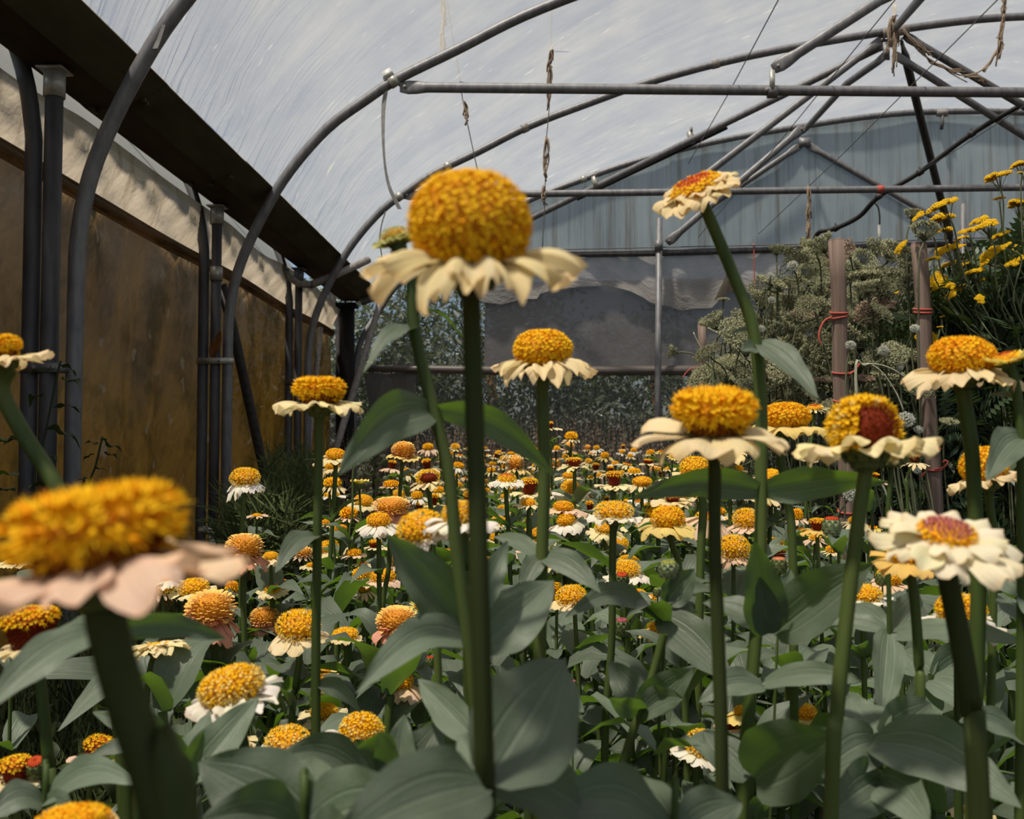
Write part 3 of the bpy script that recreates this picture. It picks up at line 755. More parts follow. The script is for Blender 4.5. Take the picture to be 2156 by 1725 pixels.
# ---------------------------------------------------------------- land behind the end wall
def leaf_cloud(name, centre, size, count, leaf, m, parent, seed=1, flatten=0.0, shell=0.55):
    g = np.random.default_rng(seed)
    d = g.normal(size=(count, 3)); d /= np.linalg.norm(d, axis=1)[:, None]
    r = shell + (1 - shell) * g.random(count) ** 0.6
    lump = 1 + 0.22 * np.sin(d[:, 0] * 7 + seed) * np.sin(d[:, 2] * 6 + 2 * seed) + 0.12 * np.sin(d[:, 1] * 13 + d[:, 2] * 11)
    c = np.array(centre) + d * (r * lump)[:, None] * np.array(size)
    c[:, 2] = np.maximum(c[:, 2], 0.03)
    a = g.normal(size=(count, 3)); a /= np.linalg.norm(a, axis=1)[:, None]
    bb = np.cross(a, g.normal(size=(count, 3))); bb /= np.linalg.norm(bb, axis=1)[:, None]
    s = leaf * (0.6 + 0.8 * g.random(count))[:, None]
    v = np.stack([c - a * s, c + bb * s * 0.34, c + a * s, c - bb * s * 0.34], 1).reshape(-1, 3)
    o = np.array(parent.location) if parent else np.zeros(3)
    b = MB(); b.v = [tuple(x) for x in v - o]; b.uv = [(0.5, 0), (1, 0.5), (0.5, 1), (0, 0.5)] * count
    b.f = [(4 * i, 4 * i + 1, 4 * i + 2, 4 * i + 3) for i in range(count)]; b.m = [0] * count
    ob = obj(name, b.mesh(name, m, False), parent); ob['kind'] = 'stuff'
    return ob
trees = [(-2.6, 12.8, 1.5, 3.3, 'olive green tree seen through the thin netting by the corner post'), (-0.7, 13.2, 1.7, 3.5, 'silvery bush behind the thin netting panel'), (1.6, 13.6, 1.8, 2.9, 'dark bush behind the end wall post'),
         (4.6, 14.2, 2.0, 2.9, 'dark bush behind the wild carrot stand'), (8.2, 14.5, 2.0, 2.6, 'dark bush behind the far side of the end wall')]
for k, (x, y, r, h, lab) in enumerate(trees):
    t = thing('garden_tree', lab, 'tree', (x, y, 0), 'trees behind the end wall')
    b = MB(); tube(b, [(x, y, -0.1), (x + 0.1, y, h * 0.35), (x - 0.05, y + .1, h * 0.7)], [0.12, 0.09, 0.04], 8); b.build('trunk', DEADL, t)
    leaf_cloud('crown', (x, y, h * 0.5), (r, r * 0.8, h * 0.52), 14000, 0.055, HEDGE, t, 11 + k, 0, 0.35)
def grass(name, label, n, region, h, m, w=0.006, lean=0.25, seed=3, heads=0.0, kind='stuff'):
    g = np.random.default_rng(seed)
    b = MB(); v = []; f = []
    for i in range(n):
        x, y = region(g)
        hh = h * (0.55 + 0.6 * g.random()); a = g.random() * 6.28; l = lean * g.random() * hh
        dx, dy = math.cos(a), math.sin(a); sx, sy = -dy * w, dx * w
        k = len(v)
        v += [(x - sx, y - sy, 0), (x + sx, y + sy, 0), (x + dx * l * .35 + sx * .8, y + dy * l * .35 + sy * .8, hh * .55), (x + dx * l * .35 - sx * .8, y + dy * l * .35 - sy * .8, hh * .55), (x + dx * l, y + dy * l, hh)]
        f += [(k, k + 1, k + 2, k + 3), (k + 3, k + 2, k + 4)]
        if g.random() < heads:
            for q in range(7):
                zz = hh * (0.86 + 0.03 * q); k = len(v); a2 = g.random() * 6.28; e = 0.022 * (1 - q / 9)
                cx, cy = x + dx * l * (0.85 + .02 * q), y + dy * l * (0.85 + .02 * q)
                v += [(cx, cy, zz), (cx + e * math.cos(a2), cy + e * math.sin(a2), zz + .018), (cx + .3 * e * math.cos(a2 + 1.5), cy + .3 * e * math.sin(a2 + 1.5), zz + .03)]
                f.append((k, k + 1, k + 2))
    b.add(v, f)
    return tag(b.build(name, m, None, False), label, 'grass', None, kind)
grass('dry_grass', 'pinkish dry seeding grass along the foot of the end wall', 1500, lambda g: (-1.7 + 3.6 * g.random(), 7.6 + 1.9 * g.random()), 1.10, DRYG, 0.0035, 0.3, 5, 0.8)
grass('green_grass', 'rough green and straw grass behind the flower bed', 3000, lambda g: (-1.8 + 4.5 * g.random(), 6.9 + 2.8 * g.random()), 0.5, GREENG, 0.004, 0.6, 6)
grass('field_grass', 'dull field grass outside the end wall', 2500, lambda g: (-4 + 12 * g.random(), 9.9 + 2.2 * g.random()), 0.8, DRYG, 0.008, 0.4, 8)
# ================================================================ ZINNIAS
GA = math.pi * (3 - math.sqrt(5))
def profile(kind):
    """outline of a flower's disc, radius 1, height 1"""
    if kind == 'column': return [(0.70, 0), (0.80, 0.25), (0.86, 0.5), (0.92, 0.62), (1.05, 0.74), (1.03, 0.86), (0.80, 0.97), (0.4, 0.98), (0.0, 0.93)]
    if kind == 'crest': return [(0.66, 0), (0.74, 0.2), (0.88, 0.45), (1.02, 0.70), (0.98, 0.86), (0.72, 0.98), (0.35, 0.95), (0.0, 0.88)]
    if kind in ('daisy', 'flat'): return [(1.0, 0), (0.97, 0.4), (0.80, 0.8), (0.5, 1.0), (0.0, 0.9)]
    if kind == 'pom': return [(0.72, 0.0), (0.95, 0.12), (1.0, 0.32), (0.97, 0.55), (0.82, 0.8), (0.5, 0.96), (0.2, 0.98), (0.0, 0.93)]
    return [(0.70, 0), (0.90, 0.18), (1.0, 0.42), (0.96, 0.60), (0.80, 0.81), (0.50, 0.96), (0.22, 0.99), (0.0, 0.96)]
def disc_mesh(kind, r, h, n, lod, seed, name='florets'):
    """solid core plus n star florets over it, as one mesh"""
    g = random.Random(seed)
    pr = [(a * r, c * h) for a, c in profile(kind)]
    area0 = sum(math.hypot(a2 - a, c2 - c) * (a + a2) * math.pi for (a, c), (a2, c2) in zip(pr, pr[1:]))
    s0 = 1.15 * math.sqrt(area0 / n)
    kx = max(.6, 1 - s0 * (.95 if kind in ('crest', 'eye') else .62) / r)
    pr = [(a * kx, c * max(.45, 1 - s0 * .62 / h)) for a, c in pr]
    b = MB()
    lathe(b, [(a * 0.93, c * 0.94) for a, c in pr], 14 if lod < 2 else 8, 0)
    seg, area = [], 0.0
    for (a, c), (a2, c2) in zip(pr, pr[1:]):
        s = math.hypot(a2 - a, c2 - c) * (a + a2) * math.pi
        seg.append((area, area + s)); area += s
    sz = 1.30 * math.sqrt(area / n)
    slots = {'Y': 1, 'O': 2, 'M': 3, 'R': 4, 'P': 5, 'K': 6, 'S': 7, 'V': 8, 'G': 9}
    for i in range(n):
        q = (i + 0.5) / n * area
        k = next(j for j, (a0, a1) in enumerate(seg) if q <= a1 + 1e-9)
        t = (q - seg[k][0]) / max(1e-9, seg[k][1] - seg[k][0])
        (a, c), (a2, c2) = pr[k], pr[k + 1]
        rho, z = a + (a2 - a) * t, c + (c2 - c) * t
        ph = i * GA + g.uniform(-0.06, 0.06)
        tx, tz = a2 - a, c2 - c
        nn = Vector((tz, 0, -tx)).normalized()
        nn.z += 0.25; nn.normalize()
        cp, sp = math.cos(ph), math.sin(ph)
        N = Vector((nn.x * cp, nn.x * sp, nn.z))
        N = (N + Vector((g.uniform(-.22, .22), g.uniform(-.22, .22), g.uniform(-.22, .22)))).normalized()
        p = Vector((rho * cp, rho * sp, z))
        w = z / h
        rr = rho / r
        x = g.random()
        s = sz * g.uniform(0.8, 1.2)
        long_ = 1.0
        if kind == 'dome': c_ = 'O' if x < 0.14 + 0.35 * (w < 0.22) else 'Y'
        elif kind == 'gold': c_ = 'P' if x < 0.25 + 0.35 * (w < 0.3) else 'Y'; long_ = 1.25
        elif kind == 'orange': c_ = 'Y' if x < 0.5 else 'O'
        elif kind == 'fluffy': c_ = ('Y' if x < 0.75 else 'P') if w > 0.72 else ('P' if x < 0.55 else 'Y'); long_ = 1.35
        elif kind == 'crest':
            side = math.sin(ph - 2.2)
            if w < 0.42 and side > -0.35: c_ = 'M' if x < 0.85 else 'Y'
            elif w > 0.95 and x < 0.35: c_ = 'R'
            else: c_ = 'Y' if x < 0.8 else 'O'
            if c_ == 'M': s *= 0.7
            else: s *= 1.4; long_ = 1.5
        elif kind == 'eye':       # yellow florets all round a dark maroon hollow on the near side
            dd = math.cos(ph + 1.15)
            if dd > 0.62 and w < 0.80: c_ = 'M'; s *= 0.65
            else: c_ = 'Y' if x < 0.85 else 'P'; s *= 1.4; long_ = 1.3
        elif kind == 'column':
            if w > 0.66: c_ = ('Y' if x < 0.7 else 'O') if rr > 0.35 else ('R' if x < 0.4 else 'O')
            else: c_ = 'M'; s *= 0.7
        elif kind == 'pom':
            c_ = 'R' if (w > 0.95 and rr < 0.25 and x < 0.6) else ('Y' if w > 0.88 and x < 0.6 else ('K' if w > 0.35 or x < 0.5 else 'S'))
        elif kind == 'daisy':
            if rr > 0.62: c_ = 'Y' if x < 0.85 else 'O'
            else: c_ = 'R'; s *= 0.75
        elif kind == 'green': c_ = 'G' if x < .85 else 'P'
        elif kind == 'mauve':
            if rr > 0.75: c_ = 'Y' if x < .6 else 'O'
            else: c_ = 'V'; s *= 0.8
        else: c_ = 'Y' if x < .6 else 'O'
        m = slots[c_]
        T = N.orthogonal().normalized()
        T = Quaternion(N, g.random() * 6.28) @ T
        B = N.cross(T)
        if kind == 'pom':
            # strap floret curving outwards
            L = s * (1.15 if w < 0.85 else 0.8); wd = s * 0.46
            out_ = Vector((cp, sp, 0)) * 0.55 + N * 0.6 + Vector((0, 0, 0.15)); out_.normalize()
            S = out_.cross(Vector((0, 0, 1))); S = S.normalized() if S.length > 1e-4 else T
            mid = p + out_ * L * 0.55 + N * L * 0.12; tip = p + out_ * L + Vector((0, 0, -0.10 * L))
            b.add([p - S * wd * .4, p + S * wd * .4, mid + S * wd + N * wd * .35, mid - S * wd + N * wd * .35, tip + S * wd * .7 + N * wd * .3, tip - S * wd * .7 + N * wd * .3, mid - N * wd * .15, tip + out_ * wd * .3],
                  [(0, 1, 6), (1, 2, 6), (0, 6, 3), (6, 2, 4, 7), (3, 6, 7, 5)], m)
            continue
        if lod == 2:
            e = s * 0.52
            b.add([p + T * e, p - T * e * .5 + B * e * .87, p - T * e * .5 - B * e * .87, p + N * s * 0.75 * long_], [(0, 1, 3), (1, 2, 3), (2, 0, 3)], m)
            continue
        hgt = s * (0.80 if c_ != 'M' else 0.9) * long_
        R1, R2 = s * (0.60 if long_ == 1 else 0.5), s * 0.22
        ctr = p + N * hgt * 0.45
        v = [ctr]
        for j in range(5):
            q0, q1 = j * 1.2566, j * 1.2566 + 0.6283
            v.append(p + N * (hgt * g.uniform(0.9, 1.15)) + (T * math.cos(q0) + B * math.sin(q0)) * R1)
            v.append(p + N * hgt * 0.62 + (T * math.cos(q1) + B * math.sin(q1)) * R2)
        f = []
        for j in range(5):
            a0, a1, am = 1 + 2 * j, 2 + 2 * j, 2 + 2 * ((j - 1) % 5)
            f += [(0, am, a0), (0, a0, a1)]
        if lod == 0:
            k0 = len(v)
            for j in range(5):
                q1 = j * 1.2566 + 0.6283
                v.append(p - N * s * 0.1 + (T * math.cos(q1) + B * math.sin(q1)) * R2 * 0.8)
            f += [(2 + 2 * j, 2 + 2 * ((j + 1) % 5), k0 + (j + 1) % 5, k0 + j) for j in range(5)]
        b.add(v, f, m)
    return b.mesh(name, [CORE if kind not in ('column', 'eye') else FM, FY, FO, FM, FR, FP, FK, FS, FPK, FG], lod == 0)
def petal_mesh(width, droop, seed, nx=7, ny=6, inner=0.2, curl=0.12, cup=0.10, notch=0.05):
    g = random.Random(seed)
    ph, ph2 = g.uniform(0, 6), g.uniform(0, 6)
    tw = g.uniform(-0.12, 0.12)
    dr = droop * g.uniform(0.6, 1.4)
    ln = g.uniform(0.88, 1.06)
    b = MB()
    def fn(u, v):
        y = (u - 0.5) * 2
        wv = width * (0.22 + 0.78 * math.sin(min(1, v * 1.12) * math.pi * 0.56) ** 1.1) * (1 - 0.35 * max(0, v - 0.8) / 0.2)
        edge = 1.0 - (0.10 * y * y + notch * abs(math.sin(y * 3.2 + ph)) + notch * .5 * math.sin(7 * y + ph2)) * (v ** 4)
        x = inner + (ln - inner) * v * edge
        z = -dr * v ** 2.0 * (1 + 0.25 * math.sin(2.2 * v + ph)) + curl * 0.5 * math.sin(3.3 * y + ph) * v + cup * (y * y) * v * (0.5 - v * .9) + 0.03 * math.sin(5 * v + ph2)
        z += tw * y * v * 0.5
        return Vector((x, y * wv * 0.5, z))
    grid(b, fn, ny, nx)
    me = b.mesh('petal', PETAL)
    return me
def ring_mesh(n, droop, seed):
    """all ray petals of a small far flower"""
    g = random.Random(seed)
    b = MB()
    for k in range(n):
        a = 6.283 * k / n + g.uniform(-.12, .12); ln = g.uniform(.85, 1.05); d = droop * g.uniform(.5, 1.5); w = 3.4 / n * g.uniform(.85, 1.1); c = g.uniform(-.1, .1)
        ca, sa = math.cos(a), math.sin(a)
        v, uv = [], []
        for x, ww, z in ((.2, .35, 0), (.6, .95, -.3), (.9, .85, -.8), (1.0, .35, -1)):
            for s in (-1, 1):
                xx, yy = x * ln, s * w * ww * .5
                v.append((xx * ca - yy * sa, xx * sa + yy * ca, z * d + s * c * x)); uv.append((s * .5 + .5, x))
        b.add(v, [(0, 1, 3, 2), (2, 3, 5, 4), (4, 5, 7, 6)], 0, uv)
    return b.mesh('petal_ring', PETAL)
def calyx_mesh(seed, r=0.34):
    b = MB()
    lathe(b, [(0.10, -0.36), (0.15, -0.28), (r * .8, -0.16), (r, -0.04), (r * .9, 0.0)], 12)
    for row, (zz, rr, hh) in enumerate(((-0.22, .62, .13), (-0.13, .9, .13), (-.05, 1.0, .10))):
        for k in range(11):
            a = 6.283 * (k + row * .5) / 11
            ca, sa = math.cos(a), math.sin(a)
            p = lambda x, s, z: (x * ca - s * sa, x * sa + s * ca, z)
            b.add([p(r * rr * .95, -.075, zz - hh * .5), p(r * rr * .95, .075, zz - hh * .5), p(r * rr * 1.1 + .01, .07, zz + hh * .25), p(r * rr * 1.07 + .01, 0, zz + hh * .62), p(r * rr * 1.1 + .01, -.07, zz + hh * .25)], [(0, 1, 2, 3, 4)])
    return b.mesh('flower_head', CALYX)
CALYXM = [calyx_mesh(1), calyx_mesh(2, 0.40)]
DCACHE, PCACHE, RCACHE, LCACHE = {}, {}, {}, {}
def get_disc(kind, asp, lod, n, seed):
    """disc mesh of radius 1 and height asp (rounded, so that alike discs share one mesh)"""
    a = round(asp * 5) / 5
    k = (kind, a, lod, n, seed)
    if k not in DCACHE: DCACHE[k] = disc_mesh(kind, 1.0, max(a, 0.2), n, lod, seed * 17 + len(kind))
    return DCACHE[k]
def get_petals(n, droop, hi, ragged):
    k = (n, round(droop, 1), hi, ragged)
    if k not in PCACHE:
        PCACHE[k] = [petal_mesh(6.6 / n if n < 20 else 8.0 / n, round(droop, 1), 31 * n + i, 8 if hi else 5, 8 if hi else 4, .2, .2 if ragged else .12, .1, .09 if ragged else .05) for i in range(6)]
    return PCACHE[k]
PET = {'ivory': (0.83, 0.74, 0.52), 'cream': (0.82, 0.66, 0.37), 'white': (0.84, 0.78, 0.66), 'yellow': (0.82, 0.62, 0.22), 'pale': (0.82, 0.70, 0.39), 'salmon': (0.72, 0.34, 0.21), 'ochre': (0.80, 0.52, 0.15),
       'pink': (0.80, 0.54, 0.38), 'blush': (0.82, 0.58, 0.40), 'green': (0.58, 0.58, 0.22), 'lemon': (0.84, 0.68, 0.15)}
def leaf_mesh(seed, width=0.36, arch=0.25, fold=0.25, nx=5, nv=9, wave=0.05, name='leaf'):
    """one pointed-oval leaf, length 1 along +X, top side +Z"""
    g = random.Random(seed)
    ph, tw, sd = g.uniform(0, 6), g.uniform(-.35, .35), g.uniform(-.12, .12)
    b = MB()
    def fn(u, v):
        y = (u - .5) * 2
        w = width * .5 * (math.sin(math.pi * min(1, (v * 0.97 + .05)) ** .72) ** .85 if v < 1 else 0.0) * (1.0 - 0.15 * v) + 0.008
        if v > .985: w = .003
        z = arch * (math.sin(math.pi * .9 * v) * .55 - v * v * .55)
        yy = y * w
        z += fold * abs(yy) * (1 - .3 * v) + wave * math.sin(9 * v + ph + y) * y * y * w / width * 2
        a = tw * v
        return Vector((v * (1 - .08 * arch), yy * math.cos(a) - (z * 0) * math.sin(a) + sd * v * v, z + yy * math.sin(a)))
    grid(b, fn, nx - 1 if (nx - 1) % 2 == 0 else nx, nv)
    return b.mesh(name, LEAF)
LEAVES = [leaf_mesh(i, U(.32, .46), U(.05, .55), U(.1, .5), 5, 8) for i in range(14)]
LEAVES_LO = [leaf_mesh(50 + i, U(.32, .46), U(.05, .55), U(.1, .5), 3, 4) for i in range(10)]
def hand_leaf(parent, base, tip, wpx, Yb, Yt, face=60.0, arch=0.0, fold=0.3, wave=0.12, seed=0, twist=0.0):
    """a leaf set from base to tip; face: degrees its upper side is turned from the sky towards the viewer; arch in pixels, bulging upwards"""
    g = random.Random(seed * 7 + int(base[0]))
    B_, T_ = P(*base, Yb), P(*tip, Yt)
    W = wpx * (Yb + Yt) / 2 / F
    ax = (T_ - B_); L = ax.length; ax.normalize()
    up = Vector((0, 0, 1)); up = (up - ax * up.dot(ax))
    up = up.normalized() if up.length > 0.15 else Vector((0, -1, 0))
    tov = (Vector((0, -1, 0)) - ax * -ax.y); tov = tov.normalized() if tov.length > .1 else up
    a = math.radians(face)
    N = (up * math.cos(a) + tov * math.sin(a)).normalized()
    A = arch * (Yb + Yt) / 2 / F
    ph = g.uniform(0, 6)
    b = MB()
    def fn(u, v):
        y = (u - .5) * 2
        q = Quaternion(ax, twist * v) 
        n_ = q @ N; s_ = ax.cross(n_)
        w = W * .5 * (math.sin(math.pi * (v * 0.955 + .045) ** .74) ** .85) + .0004
        if v > .99: w = .0003
        p = B_ + ax * L * v + Vector((0, 0, 1)) * A * math.sin(math.pi * v)
        yy = y * w
        return p + s_ * yy + n_ * (fold * abs(yy) * (1 - .4 * v) + wave * w * math.sin(8 * v + ph + 1.5 * y) * y * y + 0.04 * W * math.sin(17 * v + ph) * abs(y) ** 3)
    grid(b, fn, 8, 18)
    return b.build('leaf', LEAF, parent)
LEAFN = [0]
def plant_leaves(t, curve, start, gap, size, lo, zmin=0.12, count=99):
    """opposite leaf pairs down a stem curve (world points, head first), as children of thing t"""
    d, nxt, k = 0.0, start, 0
    az = U(0, 6.28)
    for a, c in zip(curve, curve[1:]):
        L = (c - a).length
        while nxt < d + L and k < count:
            p = a + (c - a) * ((nxt - d) / L)
            if p.z < zmin: return
            for s in (0, math.pi):
                me = rnd.choice(LEAVES_LO if lo else LEAVES)
                o = obj('leaf', me, t, p - t.location)
                h = az + s + U(-.3, .3)
                o.rotation_euler = (U(-.35, .35), -U(0.0, 0.75), h)
                o.scale = (size * U(.8, 1.2),) * 3
            az += 1.57 + U(-.3, .3); k += 1
            nxt += gap * U(.8, 1.25)
        d += L
REG = []           # every zinnia: pixel place, width, words
def axis_of(roll, tip):
    r, t = math.radians(roll), math.radians(tip)
    return Vector((math.sin(r), -math.sin(t), math.cos(r) * math.cos(t))).normalized()
def zinnia(cx, cy, w, dw, dh, kind, pet, label, Y=None, D=0.066, roll=0.0, tip=6.0, droop=0.15, n=14, stem=None, sw=None, leaves=(0.07, 0.075, 0.075), layers=1, ragged=False, group='zinnias in the flower bed', stemY=None, zmin=0.12, stm=None, pw=1.0):
    """a whole plant; (cx,cy) middle of the ray ring, w its width, dw/dh size of the disc (pixels of the photograph)"""
    if Y is None: Y = D * F / w
    px = Y / F
    ctr = P(cx, cy, Y)
    R = w * px / 2
    ax = axis_of(roll, tip)
    sY = stemY or Y
    base_xy = None
    if stem:
        pts = []
        for i, q in enumerate(stem):
            yy = q[2] if len(q) > 2 else Y + (sY - Y) * (i + 1) / len(stem)
            pts.append(P(q[0], q[1], yy))
        last = pts[-1]
        dz = pts[-1] - (pts[-2] if len(pts) > 1 else ctr)
        k = min(0.35, abs(dz.x / dz.z) if abs(dz.z) > 1e-6 else 0) * (1 if dz.x * -dz.z > 0 else -1)
        end = Vector((last.x + k * last.z * .6 * (1 if dz.z < 0 else -1), last.y + U(0, .03), -.03))
        pts.append(Vector(((last.x + end.x) / 2, (last.y + end.y) / 2, last.z * .45)))
        pts.append(end)
    else:
        end = Vector((ctr.x + U(-.05, .05) - ax.x * .08, ctr.y + U(-.02, .06), -.03))
        p1 = ctr - ax * (R * .9)
        pts = [p1, p1 * .7 + end * .3 + Vector((U(-.012, .012) - ax.x * .02, 0, 0)), p1 * .35 + end * .65 + Vector((U(-.012, .012), 0, 0)), end]
    top = ctr - ax * (R * 0.22)
    pts = [top] + pts
    sr = (sw if sw else max(3.0, w * .105)) * px / 2
    crv = spline(pts, 5 if w > 60 else 3)
    t = thing('zinnia', label, 'flower', (pts[-1].x, pts[-1].y, 0.0), group)
    b = MB()
    m = len(crv)
    rad = [sr * (1.0 + 0.55 * max(0, 1 - i / 4.0) ** 2) if i < 5 else sr * (1 + .12 * i / m) for i in range(m)]
    tube(b, crv, rad, 12 if w > 140 else (8 if w > 60 else 5), 0, False)
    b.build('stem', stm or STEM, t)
    rot = Vector((0, 0, 1)).rotation_difference(ax).to_matrix().to_4x4()
    spin = U(0, 6.28)
    hd = obj('flower_head', CALYXM[1 if dw > .55 * w else 0], t)
    hd.matrix_local = Matrix.Translation(ctr - t.location) @ rot @ Matrix.Scale(R, 4)
    lod = 0 if w >= 150 else (1 if w >= 62 else 2)
    nf = {0: 430, 1: 230, 2: 90}[lod]
    if kind in ('daisy', 'flat', 'mauve'): nf = int(nf * .45)
    if kind == 'pom': nf = int(nf * 1.15)
    if w > 300 and kind == 'dome': nf = 620
    al = (cy - 950) / F + math.radians(tip)
    if kind not in ('daisy', 'flat', 'mauve') and al > 0: dh = math.sqrt(max(.25 * dh * dh, dh * dh - (dw * .5 * math.sin(al)) ** 2))
    asp = dh / (dw / 2.0)
    me = get_disc(kind, asp, lod, nf, 1 if lod < 1 else rnd.randint(1, 2))
    fl = obj('florets', me, hd)
    fl['kind'] = 'stuff'
    dr = dw / w
    aa = max(round(asp * 5) / 5, .2)
    fl.matrix_local = Matrix.Rotation(0.0 if kind == 'eye' else spin, 4, 'Z') @ Matrix.Diagonal((dr, dr, dr * asp / aa, 1))
    col = PET[pet]
    if w >= 68:
        ms = get_petals(n, droop, lod == 0, ragged)
        for L in range(layers):
            for k in range(n):
                o = obj('petal', rnd.choice(ms), hd)
                a = spin + 6.283 * (k + .5 * L) / n + U(-.09, .09)
                sc = (1.05 - .26 * L) * U(.95, 1.06)
                o.matrix_local = Matrix.Translation((0, 0, .045 * L)) @ Matrix.Rotation(a, 4, 'Z') @ Matrix.Rotation(U(-.10, .06) - .14 * L, 4, 'Y') @ Matrix.Rotation(U(-.18, .18), 4, 'X') @ Matrix.Diagonal((sc, sc * pw * (1.0 if layers == 1 else 1.15), sc, 1))
                c = U(.93, 1.05)
                o.color = (col[0] * c, col[1] * c * U(.97, 1.03), col[2] * c * U(.9, 1.1), 1)
    else:
        k = (n, round(droop, 1), rnd.randint(0, 3))
        if k not in RCACHE: RCACHE[k] = ring_mesh(*k)
        o = obj('petal_ring', RCACHE[k], hd)
        o.matrix_local = Matrix.Rotation(spin, 4, 'Z')
        c = U(.93, 1.05)
        o.color = (col[0] * c, col[1] * c, col[2] * c, 1)
    if leaves: plant_leaves(t, crv, leaves[0], leaves[1], leaves[2] * U(.85, 1.15), w < 62, zmin, 9 if w >= 62 else 4)
    REG.append((cx, cy, w, label))
    return t
def bud(cx, cy, w, h, topm, label, Y, stem=None, roll=0, tip=0, petals=None, leaves=(0.06, 0.075, 0.07), body=None):
    """closed or half-open green bud"""
    px = Y / F; ctr = P(cx, cy, Y); ax = axis_of(roll, tip); r = w * px / 2; hh = h * px
    pts = [ctr - ax * hh * .45] + (PP(stem, Y) if stem else [])
    last = pts[-1]
    pts += [Vector((last.x + U(-.02, .02), last.y + .01, last.z * .5)), Vector((last.x + U(-.03, .03), last.y + .02, -.03))]
    crv = spline(pts, 4)
    t = thing('zinnia_bud', label, 'flower bud', (pts[-1].x, pts[-1].y, 0), 'zinnia buds')
    b = MB(); tube(b, crv, max(2.2, w * .17) * px / 2 * 1.0, 8, 0, False); b.build('stem', STEM, t)
    b = MB(); lathe(b, [(.3 * r, -.55 * hh), (.8 * r, -.4 * hh), (r, -.1 * hh), (.95 * r, .2 * hh), (.7 * r, .42 * hh), (.1 * r, .46 * hh)], 12)
    for row in range(5):
        zz = (-.36 + .16 * row) * hh; rr = r * [.84, .99, 1.03, 1.0, .86][row]
        for k in range(9):
            a = 6.283 * (k + row * .5) / 9; ca, sa = math.cos(a), math.sin(a)
            p = lambda x, s, z: (x * ca - s * sa, x * sa + s * ca, z)
            b.add([p(rr, -.3 * r, zz - .06 * hh), p(rr, .3 * r, zz - .06 * hh), p(rr * 1.07, .2 * r, zz + .09 * hh), p(rr * 1.04, 0, zz + .15 * hh), p(rr * 1.07, -.2 * r, zz + .09 * hh)], [(0, 1, 2, 3, 4)])
    me = b.mesh('bud_head', body or CALYX)
    rot = Vector((0, 0, 1)).rotation_difference(ax).to_matrix().to_4x4()
    hd = obj('bud_head', me, t); hd.matrix_local = Matrix.Translation(ctr - t.location) @ rot
    b = MB(); lathe(b, [(.72 * r, .36 * hh), (.7 * r, .46 * hh), (.45 * r, .54 * hh), (.05 * r, .5 * hh)], 12)
    for k in range(40):
        a = k * GA; q = .72 * r * math.sqrt((k + .5) / 40); z = .56 * hh - .1 * hh * (q / r)
        e = .11 * r
        b.add([(q * math.cos(a) + e, q * math.sin(a), z - e), (q * math.cos(a) - e * .5, q * math.sin(a) + e, z - e), (q * math.cos(a) - e * .5, q * math.sin(a) - e, z - e), (q * math.cos(a), q * math.sin(a), z + e * 1.2)], [(0, 1, 3), (1, 2, 3), (2, 0, 3)])
    o = obj('bud_top', b.mesh('bud_top', topm, False), hd); o['kind'] = 'stuff'
    if petals:
        ms = get_petals(12, 0.1, False, False)
        for k in range(12):
            o = obj('petal', rnd.choice(ms), hd)
            o.matrix_local = Matrix.Translation((0, 0, .3 * hh)) @ Matrix.Rotation(6.283 * k / 12 + U(-.1, .1), 4, 'Z') @ Matrix.Rotation(-.55, 4, 'Y') @ Matrix.Scale(r * 1.75, 4)
            o.color = (*PET[petals], 1)
    if leaves: plant_leaves(t, crv, leaves[0], leaves[1], leaves[2], True, .15, 6)
    REG.append((cx, cy, w, label))
    return t
Z = zinnia
# ---- the tall near flowers
z1 = Z(989, 552, 424, 262, 190, 'dome', 'cream', 'tallest zinnia with a huge round orange dome over ragged cream petals', .34, roll=1, tip=10, droop=.17, n=18, ragged=True, stm=STEM_SHADED,
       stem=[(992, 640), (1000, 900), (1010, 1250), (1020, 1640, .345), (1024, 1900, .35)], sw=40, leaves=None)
z2 = Z(215, 1196, 560, 350, 150, 'crest', 'blush', 'large blurred zinnia close to the lens with blush petals and thick dark stem', .215, roll=-10, tip=2, droop=.14, n=13, stm=STEM_SHADED,
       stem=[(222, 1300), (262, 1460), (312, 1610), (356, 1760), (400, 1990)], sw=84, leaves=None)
z3 = Z(1143, 764, 208, 126, 70, 'dome', 'cream', 'orange-domed zinnia standing alone before the dark netting beside the tallest stem', .64, droop=.2, tip=7, n=17, ragged=True,
       stem=[(1143, 840), (1146, 1000), (1141, 1180), (1136, 1420), (1132, 1760)], sw=25, leaves=None)
z4 = Z(672, 850, 196, 104, 50, 'crest', 'pale', 'thin-stemmed zinnia with maroon-flecked gold crest in front of the leaning pale pole', .70, tip=3, droop=.08, n=14,
       stem=[(672, 900), (669, 1090), (665, 1400), (666, 1760)], sw=19, leaves=None)
z5 = Z(1468, 402, 196, 118, 30, 'daisy', 'cream', 'tilted zinnia with orange-red centre on a long curved stem before the gable', .62, roll=-24, tip=24, droop=.1, n=16, layers=2,
       stem=[(1492, 455), (1540, 570), (1585, 690), (1602, 850), (1602, 1030), (1601, 1150), (1592, 1330), (1575, 1520), (1560, 1760)], sw=25, leaves=None)
z6 = Z(1502, 912, 310, 164, 84, 'crest', 'cream', 'broad cream-petalled zinnia with shaggy gold and red crest below the tilted one', .46, tip=12, droop=.22, n=11, stm=STEM_SHADED,
       stem=[(1505, 1000), (1505, 1150), (1514, 1400), (1522, 1760)], sw=27, leaves=None)
